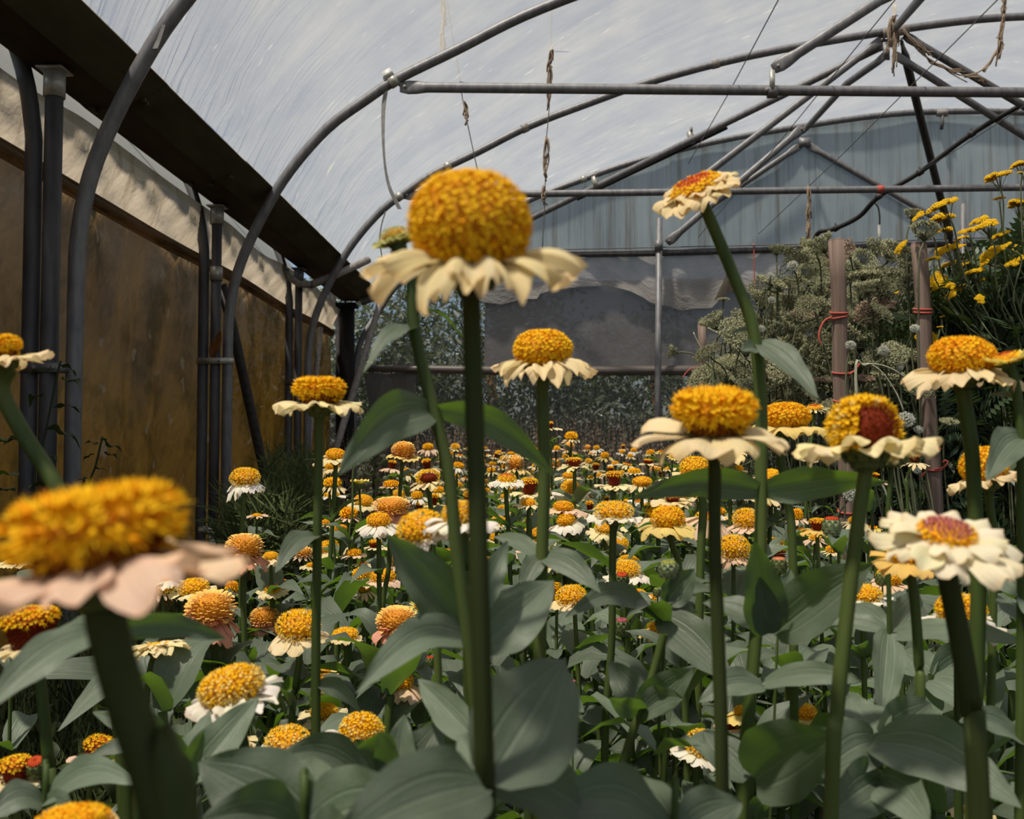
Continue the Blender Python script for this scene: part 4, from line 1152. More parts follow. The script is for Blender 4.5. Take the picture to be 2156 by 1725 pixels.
z7 = Z(1822, 946, 284, 148, 104, 'eye', 'pale', 'zinnia with a maroon hollow in its gold crest and pale edge-on petals', .50, tip=-4, roll=-1, droop=.02, n=12, ragged=True,
       stem=[(1820, 1010), (1808, 1090), (1788, 1250), (1762, 1500), (1748, 1760)], sw=29, leaves=None)
z8 = Z(2024, 782, 226, 134, 72, 'orange', 'cream', 'orange-domed zinnia with scalloped cream petals in front of the second wooden stake', .62, tip=8, droop=.18, n=17, stem=[(2030, 840), (2046, 950), (2053, 1080), (2060, 1250), (2048, 1760)], sw=29, leaves=None)
z9 = Z(1990, 1140, 300, 122, 46, 'mauve', 'ivory', 'layered pale zinnia with a flat mauve centre close to the lens', .42, tip=22, roll=3, droop=.14, n=12, layers=2, pw=.72, stm=STEM_SHADED,
       stem=[(1998, 1230), (2022, 1350), (2045, 1500), (2064, 1760)], sw=42, leaves=None)
z10 = Z(2, 762, 196, 90, 50, 'crest', 'cream', 'cream zinnia cut by the picture edge in front of the nearest hoop foot', .55, roll=-12, tip=6, droop=.08, n=14, stem=[(6, 830), (50, 915), (95, 985), (128, 1050), (200, 1250), (250, 1500), (270, 1800)], sw=34, leaves=None)
z11 = Z(836, 512, 100, 72, 34, 'green', 'green', 'small greenish young zinnia peeping out behind the big round dome', .48, roll=-12, tip=4, droop=-.15, n=18, layers=2,
        stem=[(866, 580), (869, 660), (882, 740), (914, 870), (945, 1000), (962, 1170), (985, 1340), (1002, 1520), (1008, 1780)], sw=26, leaves=None)
# ---- the middle distance, right of the tallest stem
Z(2078, 1008, 165, 96, 66, 'orange', 'cream', 'zinnia with a tilted orange cone behind the bare stem and drooping leaf', .75, roll=-14, tip=0, n=14, ragged=True, stem=[(2084, 1060), (2092, 1150), (2088, 1400), (2080, 1760)], sw=16, leaves=(.2, .09, .08))
Z(1655, 896, 158, 102, 48, 'orange', 'yellow', 'orange-domed zinnia tucked just behind the curved stem of the tilted one', .86, tip=6, droop=.2, n=12, stem=[(1642, 940), (1655, 1040), (1668, 1140), (1672, 1500)], sw=17, leaves=(.22, .08, .08))
Z(1716, 860, 64, 36, 8, 'daisy', 'pale', 'small open yellow-petalled zinnia with orange-red centre beside the first stake', 2.0, tip=14, roll=-5, n=15, leaves=None, stem=[(1712, 900), (1700, 1000), (1695, 1150)])
Z(2120, 762, 104, 62, 22, 'daisy', 'lemon', 'yellow-green young zinnia with a red centre at the picture edge above a leafy stem', .60, roll=-16, tip=4, droop=-.2, n=14, stem=[(2136, 800), (2148, 900), (2152, 1100), (2150, 1400), (2146, 1760)], sw=20, leaves=None)
Z(2022, 1306, 168, 98, 54, 'gold', 'white', 'gold-domed white-petalled zinnia half hidden by the dark stem of the mauve-centred one', .72, tip=10, n=14, droop=.16, leaves=(.12, .08, .075))
Z(1818, 1260, 108, 72, 28, 'gold', 'white', 'flattened pale gold zinnia with white petals under a broad dark leaf', 1.0, tip=8, n=14)
Z(1872, 1228, 76, 54, 32, 'orange', 'blush', 'orange-domed zinnia with blush petals and a green bud in front of it', 1.2, tip=5, droop=.35, n=11)
Z(1905, 1178, 140, 70, 34, 'orange', 'ochre', 'ochre-petalled zinnia hidden behind the layered mauve-centred flower', .62, tip=18, droop=.25, n=12, stem=[(1922, 1235), (1935, 1400), (1940, 1600)], sw=20, leaves=(.2, .09, .07))
Z(1706, 968, 38, 20, 9, 'dome', 'cream', 'tiny cream zinnia with a gold button just under the petals of the maroon-hollowed one', 2.6, tip=10, n=13)
Z(1925, 974, 60, 22, 18, 'column', 'cream', 'cream zinnia with a small red-gold cone before the dark foot of the second stake', 1.5, tip=4, droop=.3, n=13, stem=[(1908, 1010), (1912, 1090)], leaves=None)
Z(1840, 1008, 60, 20, 14, 'column', 'blush', 'blush zinnia seen between two thick stems beside the first stake', 1.5, tip=10, roll=12, droop=.25, n=13)
Z(1800, 1100, 66, 28, 12, 'flat', 'cream', 'cream zinnia with drooping petals just behind the first stake foot', 1.5, tip=8, droop=.4, n=12, leaves=None)
Z(1836, 1112, 42, 26, 6, 'daisy', 'lemon', 'small greenish zinnia with flat red centre beside the thick maroon-hollow stem', 1.6, n=16, droop=.2, leaves=None)
Z(1722, 1116, 76, 36, 24, 'column', 'ochre', 'ochre-petalled zinnia with maroon column behind the fat green bud', 1.3, tip=5, n=12, droop=.2)
Z(1716, 1136, 56, 28, 12, 'gold', 'blush', 'small frilled blush zinnia under the fat green bud', 1.35, tip=8, droop=.3, n=15)
Z(1686, 1122, 44, 22, 12, 'dome', 'yellow', 'small yellow zinnia crossed by a slanting pale stem', 1.7, tip=8, n=12)
Z(1750, 1162, 50, 26, 14, 'orange', 'cream', 'orange button zinnia low against the foot of the first stake', 1.6, n=12, tip=8)
Z(1678, 1092, 52, 28, 22, 'orange', 'blush', 'orange zinnia partly hidden behind two thin stems', 1.7, n=12, droop=.3)
Z(1545, 1170, 78, 64, 42, 'gold', 'blush', 'round golden dome with blush petals next to the thick stem of the broad cream one', 1.2, tip=8, droop=.35, n=14)
Z(1572, 1108, 82, 58, 36, 'gold', 'blush', 'golden dome zinnia tucked behind the curved stem, above the round golden one', 1.25, tip=6, droop=.25, n=13)
Z(1640, 1184, 60, 34, 38, 'column', 'cream', 'maroon thimble-shaped zinnia with a gold cap between two stems', 1.45, n=12, tip=6)
Z(1548, 1238, 62, 34, 22, 'column', 'cream', 'short maroon and gold drum-shaped zinnia with cream skirt under a folded leaf', 1.4, n=13, tip=8)
Z(1320, 1212, 98, 56, 32, 'gold', 'white', 'gold-domed white zinnia with a red-eyed green bud in front', 1.22, tip=8, n=12, droop=.18)
Z(1204, 1268, 92, 64, 34, 'gold', 'cream', 'mustard-gold dome zinnia half hidden by a pointed grey leaf', 1.1, tip=5, n=11, droop=.25, roll=-10)
Z(1172, 1272, 62, 20, 46, 'column', 'cream', 'narrow maroon column zinnia peeking out behind a broad folded leaf', 1.15, n=11)
Z(1345, 1254, 56, 34, 14, 'orange', 'cream', 'orange zinnia mostly covered by a long leaf below the white-petalled bud pair', 1.3, tip=10, n=12)
Z(1372, 1262, 58, 22, 14, 'orange', 'blush', 'blush zinnia with side-turned petals under the long leaf', 1.35, roll=38, tip=8, n=14, droop=.1)
Z(1378, 1330, 72, 26, 18, 'crest', 'yellow', 'yellow-petalled zinnia sheltering under a big drooping leaf by the bent stem', 1.2, tip=10, n=11, droop=.2)
Z(1474, 1586, 118, 66, 48, 'gold', 'white', 'low white-petalled zinnia with a crumpled gold dome deep among the stems', .9, roll=8, tip=6, n=12)
Z(1692, 1508, 98, 54, 26, 'orange', 'yellow', 'low pale yellow zinnia with a drum-shaped orange disc under the broad leaves', 1.0, tip=6, n=13)
Z(1562, 1504, 94, 34, 18, 'orange', 'yellow', 'low yellow zinnia with an orange button behind the thick stem pair', 1.1, tip=6, n=13)
Z(1538, 1534, 72, 26, 24, 'column', 'blush', 'low blush zinnia with a short maroon column just under the yellow one', 1.1, n=12)
Z(2044, 1712, 90, 28, 14, 'orange', 'cream', 'small orange zinnia at the bottom edge beside the dark stem', .95, tip=8, n=12)
Z(1407, 1106, 124, 72, 40, 'orange', 'yellow', 'orange-domed zinnia with drooping butter-yellow petals', .95, roll=-4, tip=8, n=9, droop=.28, stem=[(1416, 1150), (1430, 1200), (1440, 1400)], sw=13)
Z(1464, 1000, 92, 66, 38, 'dome', 'cream', 'bright gold dome above a long horizontal leaf, crossed by a thick stem', 1.1, tip=6, n=12, stem=[(1480, 1060), (1476, 1160), (1470, 1400), (1464, 1700)], sw=17, leaves=None)
Z(1293, 1088, 118, 82, 30, 'fluffy', 'white', 'white-petalled zinnia with a pale fluffy gold disc on a straight bare stem', 1.0, tip=4, n=15, droop=.12, stem=[(1290, 1150), (1288, 1350), (1276, 1500), (1272, 1700)], sw=15, leaves=None)
Z(1293, 1024, 78, 34, 32, 'column', 'pale', 'maroon drum zinnia with a gold cap and frilled pale petals', 1.75, tip=5, n=12, droop=.05)
Z(1114, 1040, 74, 38, 34, 'column', 'pale', 'maroon drum zinnia with an orange cap behind the red-eyed one', 1.75, tip=6, n=12, droop=.05)
Z(1112, 1062, 66, 36, 12, 'flat', 'pale', 'pale zinnia with a flat orange-red eye beside the alone-standing stem', 1.6, tip=8, n=14)
Z(1067, 1014, 78, 42, 18, 'daisy', 'white', 'white many-petalled zinnia with an orange eye ringed by gold', 1.6, tip=8, n=22, droop=.25, stem=[(1066, 1050), (1072, 1150), (1076, 1300)], sw=9)
Z(1208, 982, 68, 36, 18, 'column', 'pale', 'pale frilled zinnia with a short red and gold crown above a twin stem', 1.95, tip=5, n=13, droop=.08, stem=[(1210, 1010), (1206, 1200), (1204, 1300)], sw=8)
Z(1196, 1006, 62, 24, 12, 'orange', 'pale', 'pale zinnia with an orange button just below the red and gold crown', 2.1, tip=8, n=12)
Z(1203, 924, 42, 30, 16, 'dome', 'cream', 'small gold-domed zinnia rising alone above the bed against the netting', 3.0, droop=.3, n=14)
Z(1158, 902, 54, 16, 15, 'column', 'cream', 'small cream zinnia with a rusty cone touching the lone straight stem', 2.6, n=14)
Z(1365, 976, 46, 24, 10, 'column', 'cream', 'small flat cream zinnia beside the end wall post', 2.7, tip=5, n=12)
Z(1335, 995, 44, 30, 10, 'dome', 'pale', 'little gold zinnia behind the maroon drum, towards the end wall post', 2.6, n=13)
Z(1352, 1020, 66, 42, 16, 'orange', 'cream', 'orange zinnia with blunt cream petals above the butter-yellow one', 1.9, tip=7, droop=.35, n=10)
Z(1393, 952, 30, 18, 5, 'daisy', 'lemon', 'tiny red-eyed yellow zinnia bud just opening beside the end wall post', 2.8, tip=12, n=12)
Z(1418, 962, 32, 20, 6, 'daisy', 'lemon', 'tiny bright yellow zinnia with red eye on a bent neck', 2.6, tip=25, n=12, roll=8)
Z(1436, 972, 30, 18, 12, 'column', 'blush', 'tiny rusty zinnia beside the bright yellow one', 2.9, n=12)
Z(1408, 988, 40, 16, 6, 'flat', 'pale', 'tiny pale zinnia seen edge-on beneath the bright yellow one', 2.9, n=12, roll=-6)
Z(1550, 990, 48, 32, 12, 'dome', 'cream', 'gold-topped zinnia just above the horizontal leaf', 1.9, n=12)
Z(1415, 1056, 92, 34, 12, 'column', 'cream', 'cream frilled zinnia with a dark red centre under the horizontal leaf', 1.5, n=14, tip=6)
# ---- left of the tallest stem
Z(70, 1362, 150, 112, 84, 'column', 'cream', 'broad maroon drum zinnia with a shaggy gold top beside the blurred stem', .60, tip=6, roll=-4, n=12, stem=[(84, 1430), (103, 1620), (112, 1780)], sw=23, leaves=None)
Z(200, 1612, 110, 62, 62, 'column', 'pink', 'leaning maroon column zinnia with washed pink petals', .80, roll=14, tip=4, n=10, droop=.1, leaves=(.1, .08, .08))
Z(32, 1644, 120, 72, 50, 'column', 'cream', 'rusty orange drum zinnia low at the picture edge', .70, tip=6, n=11, leaves=(.15, .08, .08))
Z(492, 1466, 208, 134, 62, 'fluffy', 'white', 'white-petalled zinnia with a wide fluffy two-tone gold disc, tilted', .60, roll=-13, tip=8, n=16, droop=.08, stem=[(505, 1530), (520, 1610), (530, 1760)], sw=22, leaves=None)
Z(606, 1576, 136, 90, 46, 'fluffy', 'white', 'white-petalled zinnia with domed fluffy gold disc beneath the thin bare stem', .85, tip=7, n=13, droop=.1, leaves=(.1, .08, .08))
Z(757, 1568, 150, 92, 66, 'fluffy', 'white', 'tall egg-shaped fluffy gold zinnia half covered by a grey leaf', .80, roll=10, tip=8, n=11, droop=.08, leaves=(.12, .08, .08))
Z(682, 1507, 108, 58, 26, 'orange', 'pale', 'pale yellow zinnia with an orange dome crossed by the thin bare stem', 1.05, tip=10, n=11, droop=.12)
Z(690, 1428, 84, 44, 26, 'orange', 'yellow', 'yellow zinnia turned sideways on a slanting stem', 1.1, roll=-62, tip=5, n=9, droop=.2, stem=[(720, 1440), (760, 1500), (775, 1650)], sw=12)
Z(628, 1336, 126, 90, 50, 'gold', 'cream', 'lemon-gold dome zinnia with a wide cream skirt beside the thin bare stem', .95, tip=8, n=10, droop=.3, stem=[(630, 1390), (622, 1450), (612, 1560)], sw=14)
Z(727, 1342, 76, 56, 20, 'dome', 'cream', 'small flat gold zinnia with cream petals beside the thin bare stem', 1.2, tip=7, n=14)
Z(444, 1302, 112, 96, 58, 'pom', 'salmon', 'peach pompom zinnia with drooping salmon petals, lowest of the two on tall stems', 1.0, tip=8, droop=.55, n=15, stem=[(450, 1350), (456, 1450)], sw=14)
Z(515, 1172, 98, 74, 48, 'pom', 'salmon', 'peach pompom zinnia with salmon petals touching the blurred flower', 1.1, tip=5, droop=.4, n=17, stem=[(512, 1240), (516, 1380), (518, 1500)], sw=13, leaves=None)
Z(516, 1018, 78, 62, 32, 'gold', 'white', 'pale gold pincushion zinnia with white drooping petals before the post bundle', 1.35, tip=6, droop=.45, n=17, stem=[(513, 1060), (508, 1140), (506, 1300)], sw=9, leaves=None)
Z(557, 1310, 70, 58, 30, 'pom', 'salmon', 'shaded peach pompom zinnia beside the lemon-gold dome', 1.5, tip=6, droop=.5, n=14)
Z(836, 1322, 104, 80, 44, 'pom', 'salmon', 'peach pompom zinnia over the arching leaf beside a red-eyed young one', 1.0, tip=8, droop=.45, n=14)
Z(884, 1278, 48, 28, 8, 'daisy', 'lemon', 'red-eyed young zinnia with pale green petals beside the peach pompom', 1.1, tip=26, n=16, droop=-.1, stem=[(890, 1310), (897, 1345), (905, 1450)], leaves=None)
Z(824, 1076, 82, 76, 28, 'pom', 'salmon', 'shaggy peach pompom zinnia standing over a white-petalled one', 1.3, tip=4, droop=.5, n=16, stem=[(822, 1120), (818, 1200), (800, 1340)], sw=10, leaves=None)
Z(797, 1106, 96, 52, 26, 'orange', 'white', 'white many-petalled zinnia with orange dome under the shaggy pompom', 1.25, tip=8, droop=.3, n=20)
Z(890, 1128, 110, 100, 52, 'gold', 'white', 'big soft pale gold zinnia dome behind the slanting stem', .62, tip=14, roll=-16, n=12, droop=.3, stem=[(905, 1200), (915, 1300), (925, 1500)], sw=16, leaves=None)
Z(972, 1100, 168, 82, 44, 'gold', 'white', 'pale gold zinnia with white petals crossed by the two thickest stems', .60, tip=4, n=12, droop=.06, stem=[(980, 1200), (985, 1400)], sw=20, leaves=None)
Z(902, 1014, 74, 50, 22, 'eye', 'cream', 'gold zinnia with a maroon notch and drooping cream petals', 1.7, tip=6, roll=-6, n=13, droop=.35, stem=[(906, 1060), (912, 1150)], sw=10)
Z(824, 1024, 52, 36, 14, 'orange', 'blush', 'small orange dome on its own above the shaggy pompom', 2.2, tip=4, n=12)
Z(700, 1022, 60, 42, 18, 'dome', 'cream', 'gold zinnia with hanging cream petals touching the thin bare stem', 1.95, tip=5, n=15, droop=.5, stem=[(694, 1050), (705, 1180), (706, 1300)], leaves=None)
Z(734, 1088, 60, 42, 22, 'orange', 'blush', 'orange dome zinnia with blush petals beside a folded leaf', 1.9, tip=5, n=12, droop=.3)
Z(690, 1104, 38, 30, 12, 'orange', 'blush', 'half-hidden orange zinnia low beside the thin bare stem', 2.1, n=12, droop=.2)
Z(717, 1118, 42, 32, 14, 'orange', 'cream', 'small orange zinnia with stubby cream petals under the blush one', 2.0, n=9, droop=.4, tip=6)
Z(845, 1446, 96, 52, 32, 'orange', 'blush', 'orange zinnia with limp blush petals below the arching leaf', 1.0, tip=6, n=13, droop=.4)
Z(994, 1428, 46, 30, 18, 'orange', 'cream', 'scrap of an orange zinnia visible behind the tallest stem', 1.1, n=10)
Z(150, 1768, 250, 176, 72, 'orange', 'cream', 'blurred orange dome rising from the bottom edge', .40, tip=6, n=13, leaves=None)
Z(330, 1364, 134, 70, 8, 'flat', 'pale', 'flat creamy zinnia seen from the side under the blurred petals', .85, roll=-7, tip=-3, n=18, droop=.1, layers=2, stem=[(318, 1400), (307, 1500), (300, 1700)], sw=13, leaves=(.12, .08, .08))
Z(408, 1246, 98, 66, 28, 'dome', 'pale', 'yellow-domed zinnia with pale petals just above the peach pompom', 1.1, tip=8, n=14, roll=-4, droop=.15)
Z(342, 1246, 66, 56, 24, 'gold', 'blush', 'shaded tan zinnia under a pair of white petals', 1.3, n=14, droop=.35)
Z(350, 1222, 68, 24, 6, 'flat', 'white', 'white zinnia showing only its petal edge beneath the blurred flower', 1.1, n=13, droop=.25, stem=[(328, 1240), (327, 1310), (326, 1500)], leaves=None)
Z(284, 1244, 54, 30, 16, 'orange', 'cream', 'cream fan-petalled zinnia under the blurred flower', 1.3, n=15, droop=.35, roll=14)
Z(30, 1186, 70, 40, 10, 'dome', 'pale', 'mustard zinnia showing under the near edge of the blurred dome', 1.2, n=13)
Z(574, 1244, 72, 36, 12, 'daisy', 'pale', 'pale zinnia with a red-orange crown, twin heads on crossing stems', 1.5, tip=14, n=15, droop=.1)
Z(592, 1226, 40, 26, 8, 'daisy', 'pale', 'second smaller head behind the red-orange crowned zinnia', 1.6, tip=8, n=12)
Z(489, 1244, 52, 34, 22, 'orange', 'blush', 'shaded rust-orange zinnia with a dark bud leaning over it', 1.6, n=11, droop=.3)
Z(570, 1176, 70, 32, 14, 'dome', 'cream', 'gold zinnia with tattered cream petals beside the curled leaf', 1.5, tip=7, n=13, droop=.2)
Z(761, 1216, 52, 42, 22, 'orange', 'pale', 'round orange dome low behind the leaf pair', 1.5, n=11)
Z(806, 1222, 78, 54, 24, 'orange', 'blush', 'orange dome with long blush petals behind the twin stems', 1.4, tip=6, n=9, droop=.25)
Z(766, 1244, 50, 30, 18, 'dome', 'blush', 'yellow zinnia with shrivelled petals in front of the round orange dome', 1.45, n=11, droop=.5)
Z(764, 1188, 44, 20, 6, 'daisy', 'pale', 'flat pale zinnia with small orange eye above the round orange dome', 1.6, tip=10, n=14)
Z(746, 1168, 60, 34, 14, 'orange', 'blush', 'flat orange zinnia behind a slim upright leaf', 1.6, n=12, tip=6)
Z(790, 1152, 56, 32, 16, 'column', 'pale', 'dark orange drum zinnia with pale yellow petals behind the twin stems', 1.55, n=10, tip=5)
Z(832, 1186, 46, 30, 24, 'pom', 'blush', 'peach zinnia drooping beside the big grey leaf', 1.5, n=11, droop=.5)
Z(541, 1086, 46, 24, 5, 'flat', 'blush', 'thin flat blush zinnia against the dark ferny plant', 2.3, n=12)
Z(498, 1558, 84, 30, 16, 'column', 'cream', 'cream zinnia with a dark red eye hidden behind a thick leaf', .95, n=15, tip=10, droop=.15)
Z(640, 1168, 50, 34, 16, 'pom', 'blush', 'peach zinnia half hidden by the thin bare stem', 1.7, n=12, droop=.3)
Z(655, 1192, 50, 22, 8, 'dome', 'pale', 'small pale zinnia split by the thin bare stem', 1.6, n=12, tip=8)
# ---- buds
bud(1309, 1222, 30, 30, FR, 'green bud with a round red eye in front of a white-petalled zinnia', 1.15, [(1311, 1250), (1316, 1330)], tip=20)
bud(1309, 1322, 32, 36, FPK, 'plump green bud tipped with hot pink petals', 1.1, [(1312, 1350), (1325, 1400)], tip=8)
bud(1407, 1200, 42, 36, FG, 'pale whitish-green bud cupped by leaves', .7, [(1405, 1250), (1400, 1330)], tip=8, body=BUDG)
bud(1751, 1110, 38, 38, FR, 'fat green bud with a rim of red against the foot of the first stake', 1.0, [(1758, 1150), (1766, 1180)], tip=4, body=BUDG)
bud(78, 1616, 44, 40, FR, 'dark bud with a glowing red ring beside the rusty orange drum', .70, [(90, 1660), (102, 1720)], tip=30, leaves=None)
bud(1878, 962, 62, 40, FG, 'large green bud cup hiding behind the maroon-hollowed zinnia', .72, [(1876, 1000), (1868, 1120), (1872, 1330), (1858, 1760)], leaves=None)
bud(1640, 1192, 34, 32, FS, 'coral-tipped bud in front of the maroon thimble', .75, [(1640, 1230), (1638, 1320)], leaves=None)
bud(1855, 1220, 24, 26, FG, 'small dark green bud in front of the orange dome with blush petals', 1.0, [(1858, 1250)], leaves=None)
bud(508, 1592, 28, 26, FG, 'small scaly bud behind the bottom leaves', .8, [(512, 1620)], leaves=None)
bud(905, 1396, 22, 26, FR, 'little bud with an orange tip above the arching leaf', 1.1, [(908, 1420), (915, 1500)])
bud(1203, 1444, 24, 22, FS, 'little coral bud in the shade of the big grey leaves', 1.0, [(1206, 1470)])
bud(1383, 1248, 16, 18, FG, 'tiny white-flecked bud behind the whitish-green one', 1.2, [(1385, 1280)])
bud(497, 1212, 20, 20, FG, 'dark bud arching over the shaded rust-orange zinnia', 1.5, [(506, 1230), (512, 1270)], roll=-30)
bud(440, 1212, 30, 14, FR, 'flat-topped green bud with a red rim above the yellow dome', 1.2, [(440, 1240), (442, 1300)], petals='green')
bud(757, 1024, 26, 12, FG, 'yellow-green opening bud on a thin stem by the corner post', 1.9, [(758, 1060), (762, 1150)], petals='lemon', leaves=None)
bud(760, 964, 26, 10, FO, 'small cream flower head at the tip of the lower big green leaf', 1.6, [(744, 990), (742, 1080), (735, 1190)], petals='cream', roll=10, leaves=(.14, .1, .08))
# ---- leaves of the near plants, one by one
def HL(p, *rows):
    for k, r in enumerate(rows):
        d = dict(zip(('face', 'arch', 'fold', 'twist'), r[5:])); d['fold'] = d.get('fold', .3) * 1.5
        hand_leaf(p, *r[:5], **d, seed=k + 3)
HL(z1, ((1026, 1648), (1192, 1388), 225, .345, .40, 74, 0, .22, .15), ((1016, 1655), (690, 1790), 190, .34, .27, 42, 26, .2), ((1014, 1650), (850, 1770), 110, .35, .31, 30, 20),
   ((1030, 1652), (1290, 1760), 150, .36, .40, 40, 10), ((1018, 1640), (968, 1545), 60, .36, .38, 70))
HL(z11, ((872, 690), (766, 786), 50, .48, .455, 42, 22, .35, .4), ((880, 655), (976, 714), 24, .48, .50, 14, 20), ((906, 862), (712, 1000), 104, .48, .44, 108, 42, .25), ((916, 860), (1166, 1002), 66, .48, .50, 112, 40, .2),
   ((975, 1322), (814, 1128), 118, .50, .47, 66, 0, .35), ((980, 1322), (905, 1190), 60, .5, .52, 100), ((998, 1300), (1068, 1140), 56, .5, .52, 84), ((1002, 1360), (750, 1460), 92, .50, .44, 46, 62, .3), ((1010, 1372), (1166, 1222), 128, .50, .54, 70, 0, .35, -.3),
   ((990, 1350), (1030, 1200), 70, .51, .56, 90), ((1004, 1560), (880, 1430), 70, .5, .55, 70), ((1010, 1620), (1220, 1640), 110, .52, .56, 60, 30))
HL(z5, ((1600, 722), (1722, 838), 62, .62, .58, 58, 14, .2), ((1597, 735), (1560, 738), 34, .62, .60, 60, 4), ((1590, 700), (1526, 708), 20, .62, .64, 30, 6), ((1604, 1034), (1332, 1048), 66, .62, .56, 104, 26, .2), ((1608, 1032), (1868, 1014), 78, .62, .60, 106, 12, .2, .5),
   ((1614, 1335), (1588, 1140), 92, .61, .58, 80), ((1634, 1332), (1838, 1186), 120, .61, .56, 64, 6, .3), ((1622, 1335), (1664, 1200), 74, .61, .62, 98), ((1615, 1330), (1480, 1270), 70, .62, .64, 40, 14), ((1610, 1440), (1816, 1436), 54, .60, .56, 46, 18, .2, .3),
   ((1618, 1334), (1600, 1215), 60, .61, .59, 100), ((1606, 1445), (1470, 1480), 60, .61, .6, 50, 20), ((1590, 1640), (1768, 1545), 165, .58, .52, 62, 10), ((1576, 1640), (1480, 1540), 80, .58, .6, 60))

HL(z4, ((664, 1128), (580, 1206), 50, .70, .66, 56, 22, .25), ((668, 1440), (760, 1500), 40, .7, .72, 50, 14))
HL(z3, ((1144, 1172), (1264, 1248), 56, .64, .61, 62, 18, .2), ((1136, 1175), (1040, 1130), 40, .64, .68, 40, 10), ((1138, 1172), (1096, 1250), 44, .64, .62, 60, 8), ((1134, 1440), (1040, 1500), 60, .64, .6, 60, 16), ((1134, 1440), (1230, 1500), 60, .64, .62, 60, 16))
z15 = [o for o in COL.objects if o.get('label', '').startswith('yellow-green young zinnia with a red')][0]
HL(z15, ((2150, 922), (2078, 1012), 76, .60, .57, 66, 22, .3), ((2140, 838), (2082, 832), 22, .60, .63, 60, 3), ((2148, 960), (2092, 985), 30, .6, .62, 50, 6), ((2150, 1250), (2058, 1176), 66, .60, .62, 64), ((2150, 1255), (2230, 1330), 60, .6, .58, 64), ((2148, 1310), (2100, 1260), 50, .6, .63, 100), ((2150, 1560), (2020, 1520), 60, .6, .58, 50, 20))
zb = [o for o in COL.objects if o.get('label', '').startswith('large green bud cup')][0]
HL(zb, ((1869, 1332), (1856, 1502), 78, .72, .66, 86, 0, .25), ((1864, 1330), (1692, 1306), 50, .72, .74, 34, 8), ((1878, 1338), (2170, 1356), 58, .72, .66, 42, 16, .2), ((1876, 1328), (1936, 1246), 62, .72, .76, 74), ((1866, 1332), (1780, 1270), 50, .72, .76, 50, 8))
zc = [o for o in COL.objects if o.get('label', '').startswith('pale whitish-green bud')][0]
HL(zc, ((1392, 1312), (1190, 1300), 56, .70, .62, 50, 52, .25), ((1392, 1300), (1545, 1445), 92, .70, .66, 60, 8, .3), ((1400, 1268), (1462, 1198), 64, .70, .70, 96), ((1402, 1268), (1512, 1246), 34, .70, .72, 40, 16), ((1388, 1300), (1470, 1290), 60, .70, .74, 40, 18))
# ---- leafy shoots without flowers
def shoot(top, stem, label, Y, leaves_, sw=14, gen=(0.06, 0.07, 0.08)):
    pts = [P(*top, Y)] + PP(stem, Y)
    last = pts[-1]
    pts += [Vector((last.x, last.y + .01, last.z * .5)), Vector((last.x + .01, last.y + .02, -.03))]
    crv = spline(pts, 4)
    t = thing('zinnia_shoot', label, 'plant', (pts[-1].x, pts[-1].y, 0), 'leafy shoots in the flower bed')
    b = MB(); tube(b, crv, sw * Y / F / 2, 8, 0, False); b.build('stem', STEM, t)
    for k, r in enumerate(leaves_):
        d = dict(zip(('face', 'arch', 'fold', 'twist'), r[5:])); d['fold'] = d.get('fold', .3) * 1.5
        hand_leaf(t, *r[:5], **d, seed=k + 40)
    if gen: plant_leaves(t, crv, gen[0], gen[1], gen[2], False, .2, 4)
    return t
shoot((1398, 1335), [(1372, 1430), (1346, 1500), (1300, 1650), (1290, 1760)], 'leafy zinnia shoot on a thick slanting stem between the two tallest stem groups', .66,
      [((1350, 1492), (1284, 1392), 66, .66, .68, 72), ((1352, 1490), (1462, 1405), 76, .66, .64, 78), ((1348, 1496), (1284, 1470), 50, .66, .62, 100), ((1350, 1492), (1330, 1400), 50, .66, .7, 96), ((1354, 1500), (1440, 1470), 60, .66, .62, 60, 14)], 18, None)
shoot((388, 1620), [(398, 1680), (405, 1760)], 'leafy zinnia shoot with a tall folded leaf under the two-tone white zinnia', .52,
      [((395, 1652), (544, 1468), 86, .52, .55, 72, 0, .4), ((385, 1640), (322, 1502), 76, .52, .50, 70), ((392, 1640), (440, 1500), 66, .52, .56, 96), ((388, 1645), (430, 1540), 40, .52, .50, 90), ((384, 1600), (182, 1596), 50, .52, .50, 44, 30, .25), ((380, 1590), (196, 1500), 54, .53, .58, 60, 10)], 20, None)
shoot((96, 1690), [(96, 1730)], 'low leafy zinnia shoot with a broad arching leaf above the bottom edge dome', .50,
      [((92, 1692), (288, 1652), 74, .5, .48, 48, 44, .25), ((92, 1692), (-30, 1730), 74, .5, .48, 46, 30, .25), ((96, 1690), (180, 1740), 60, .5, .46, 60, 10)], 14, None)
shoot((838, 1628), [(842, 1680), (845, 1760)], 'leafy zinnia shoot with folded upright leaves next to the egg-shaped gold zinnia', .52,
      [((832, 1650), (852, 1506), 70, .52, .53, 84, 0, .4), ((828, 1652), (722, 1600), 96, .52, .5, 74, 46, .3), ((846, 1650), (930, 1520), 90, .52, .55, 78, 0, .35), ((836, 1650), (800, 1540), 60, .52, .5, 96), ((800, 1684), (576, 1600), 92, .51, .46, 44, 52, .3), ((850, 1660), (985, 1560), 80, .53, .56, 96), ((848, 1655), (960, 1700), 100, .52, .46, 60, 16), ((842, 1640), (890, 1560), 50, .52, .55, 95)], 18, None)
shoot((948, 1560), [(952, 1640), (955, 1760)], 'slim zinnia shoot with small upright leaves beside the tallest stem', .60,
      [((950, 1570), (930, 1432), 64, .6, .6, 80), ((952, 1570), (1000, 1470), 50, .6, .62, 90), ((948, 1574), (880, 1530), 50, .6, .58, 60, 10)], 14, None)
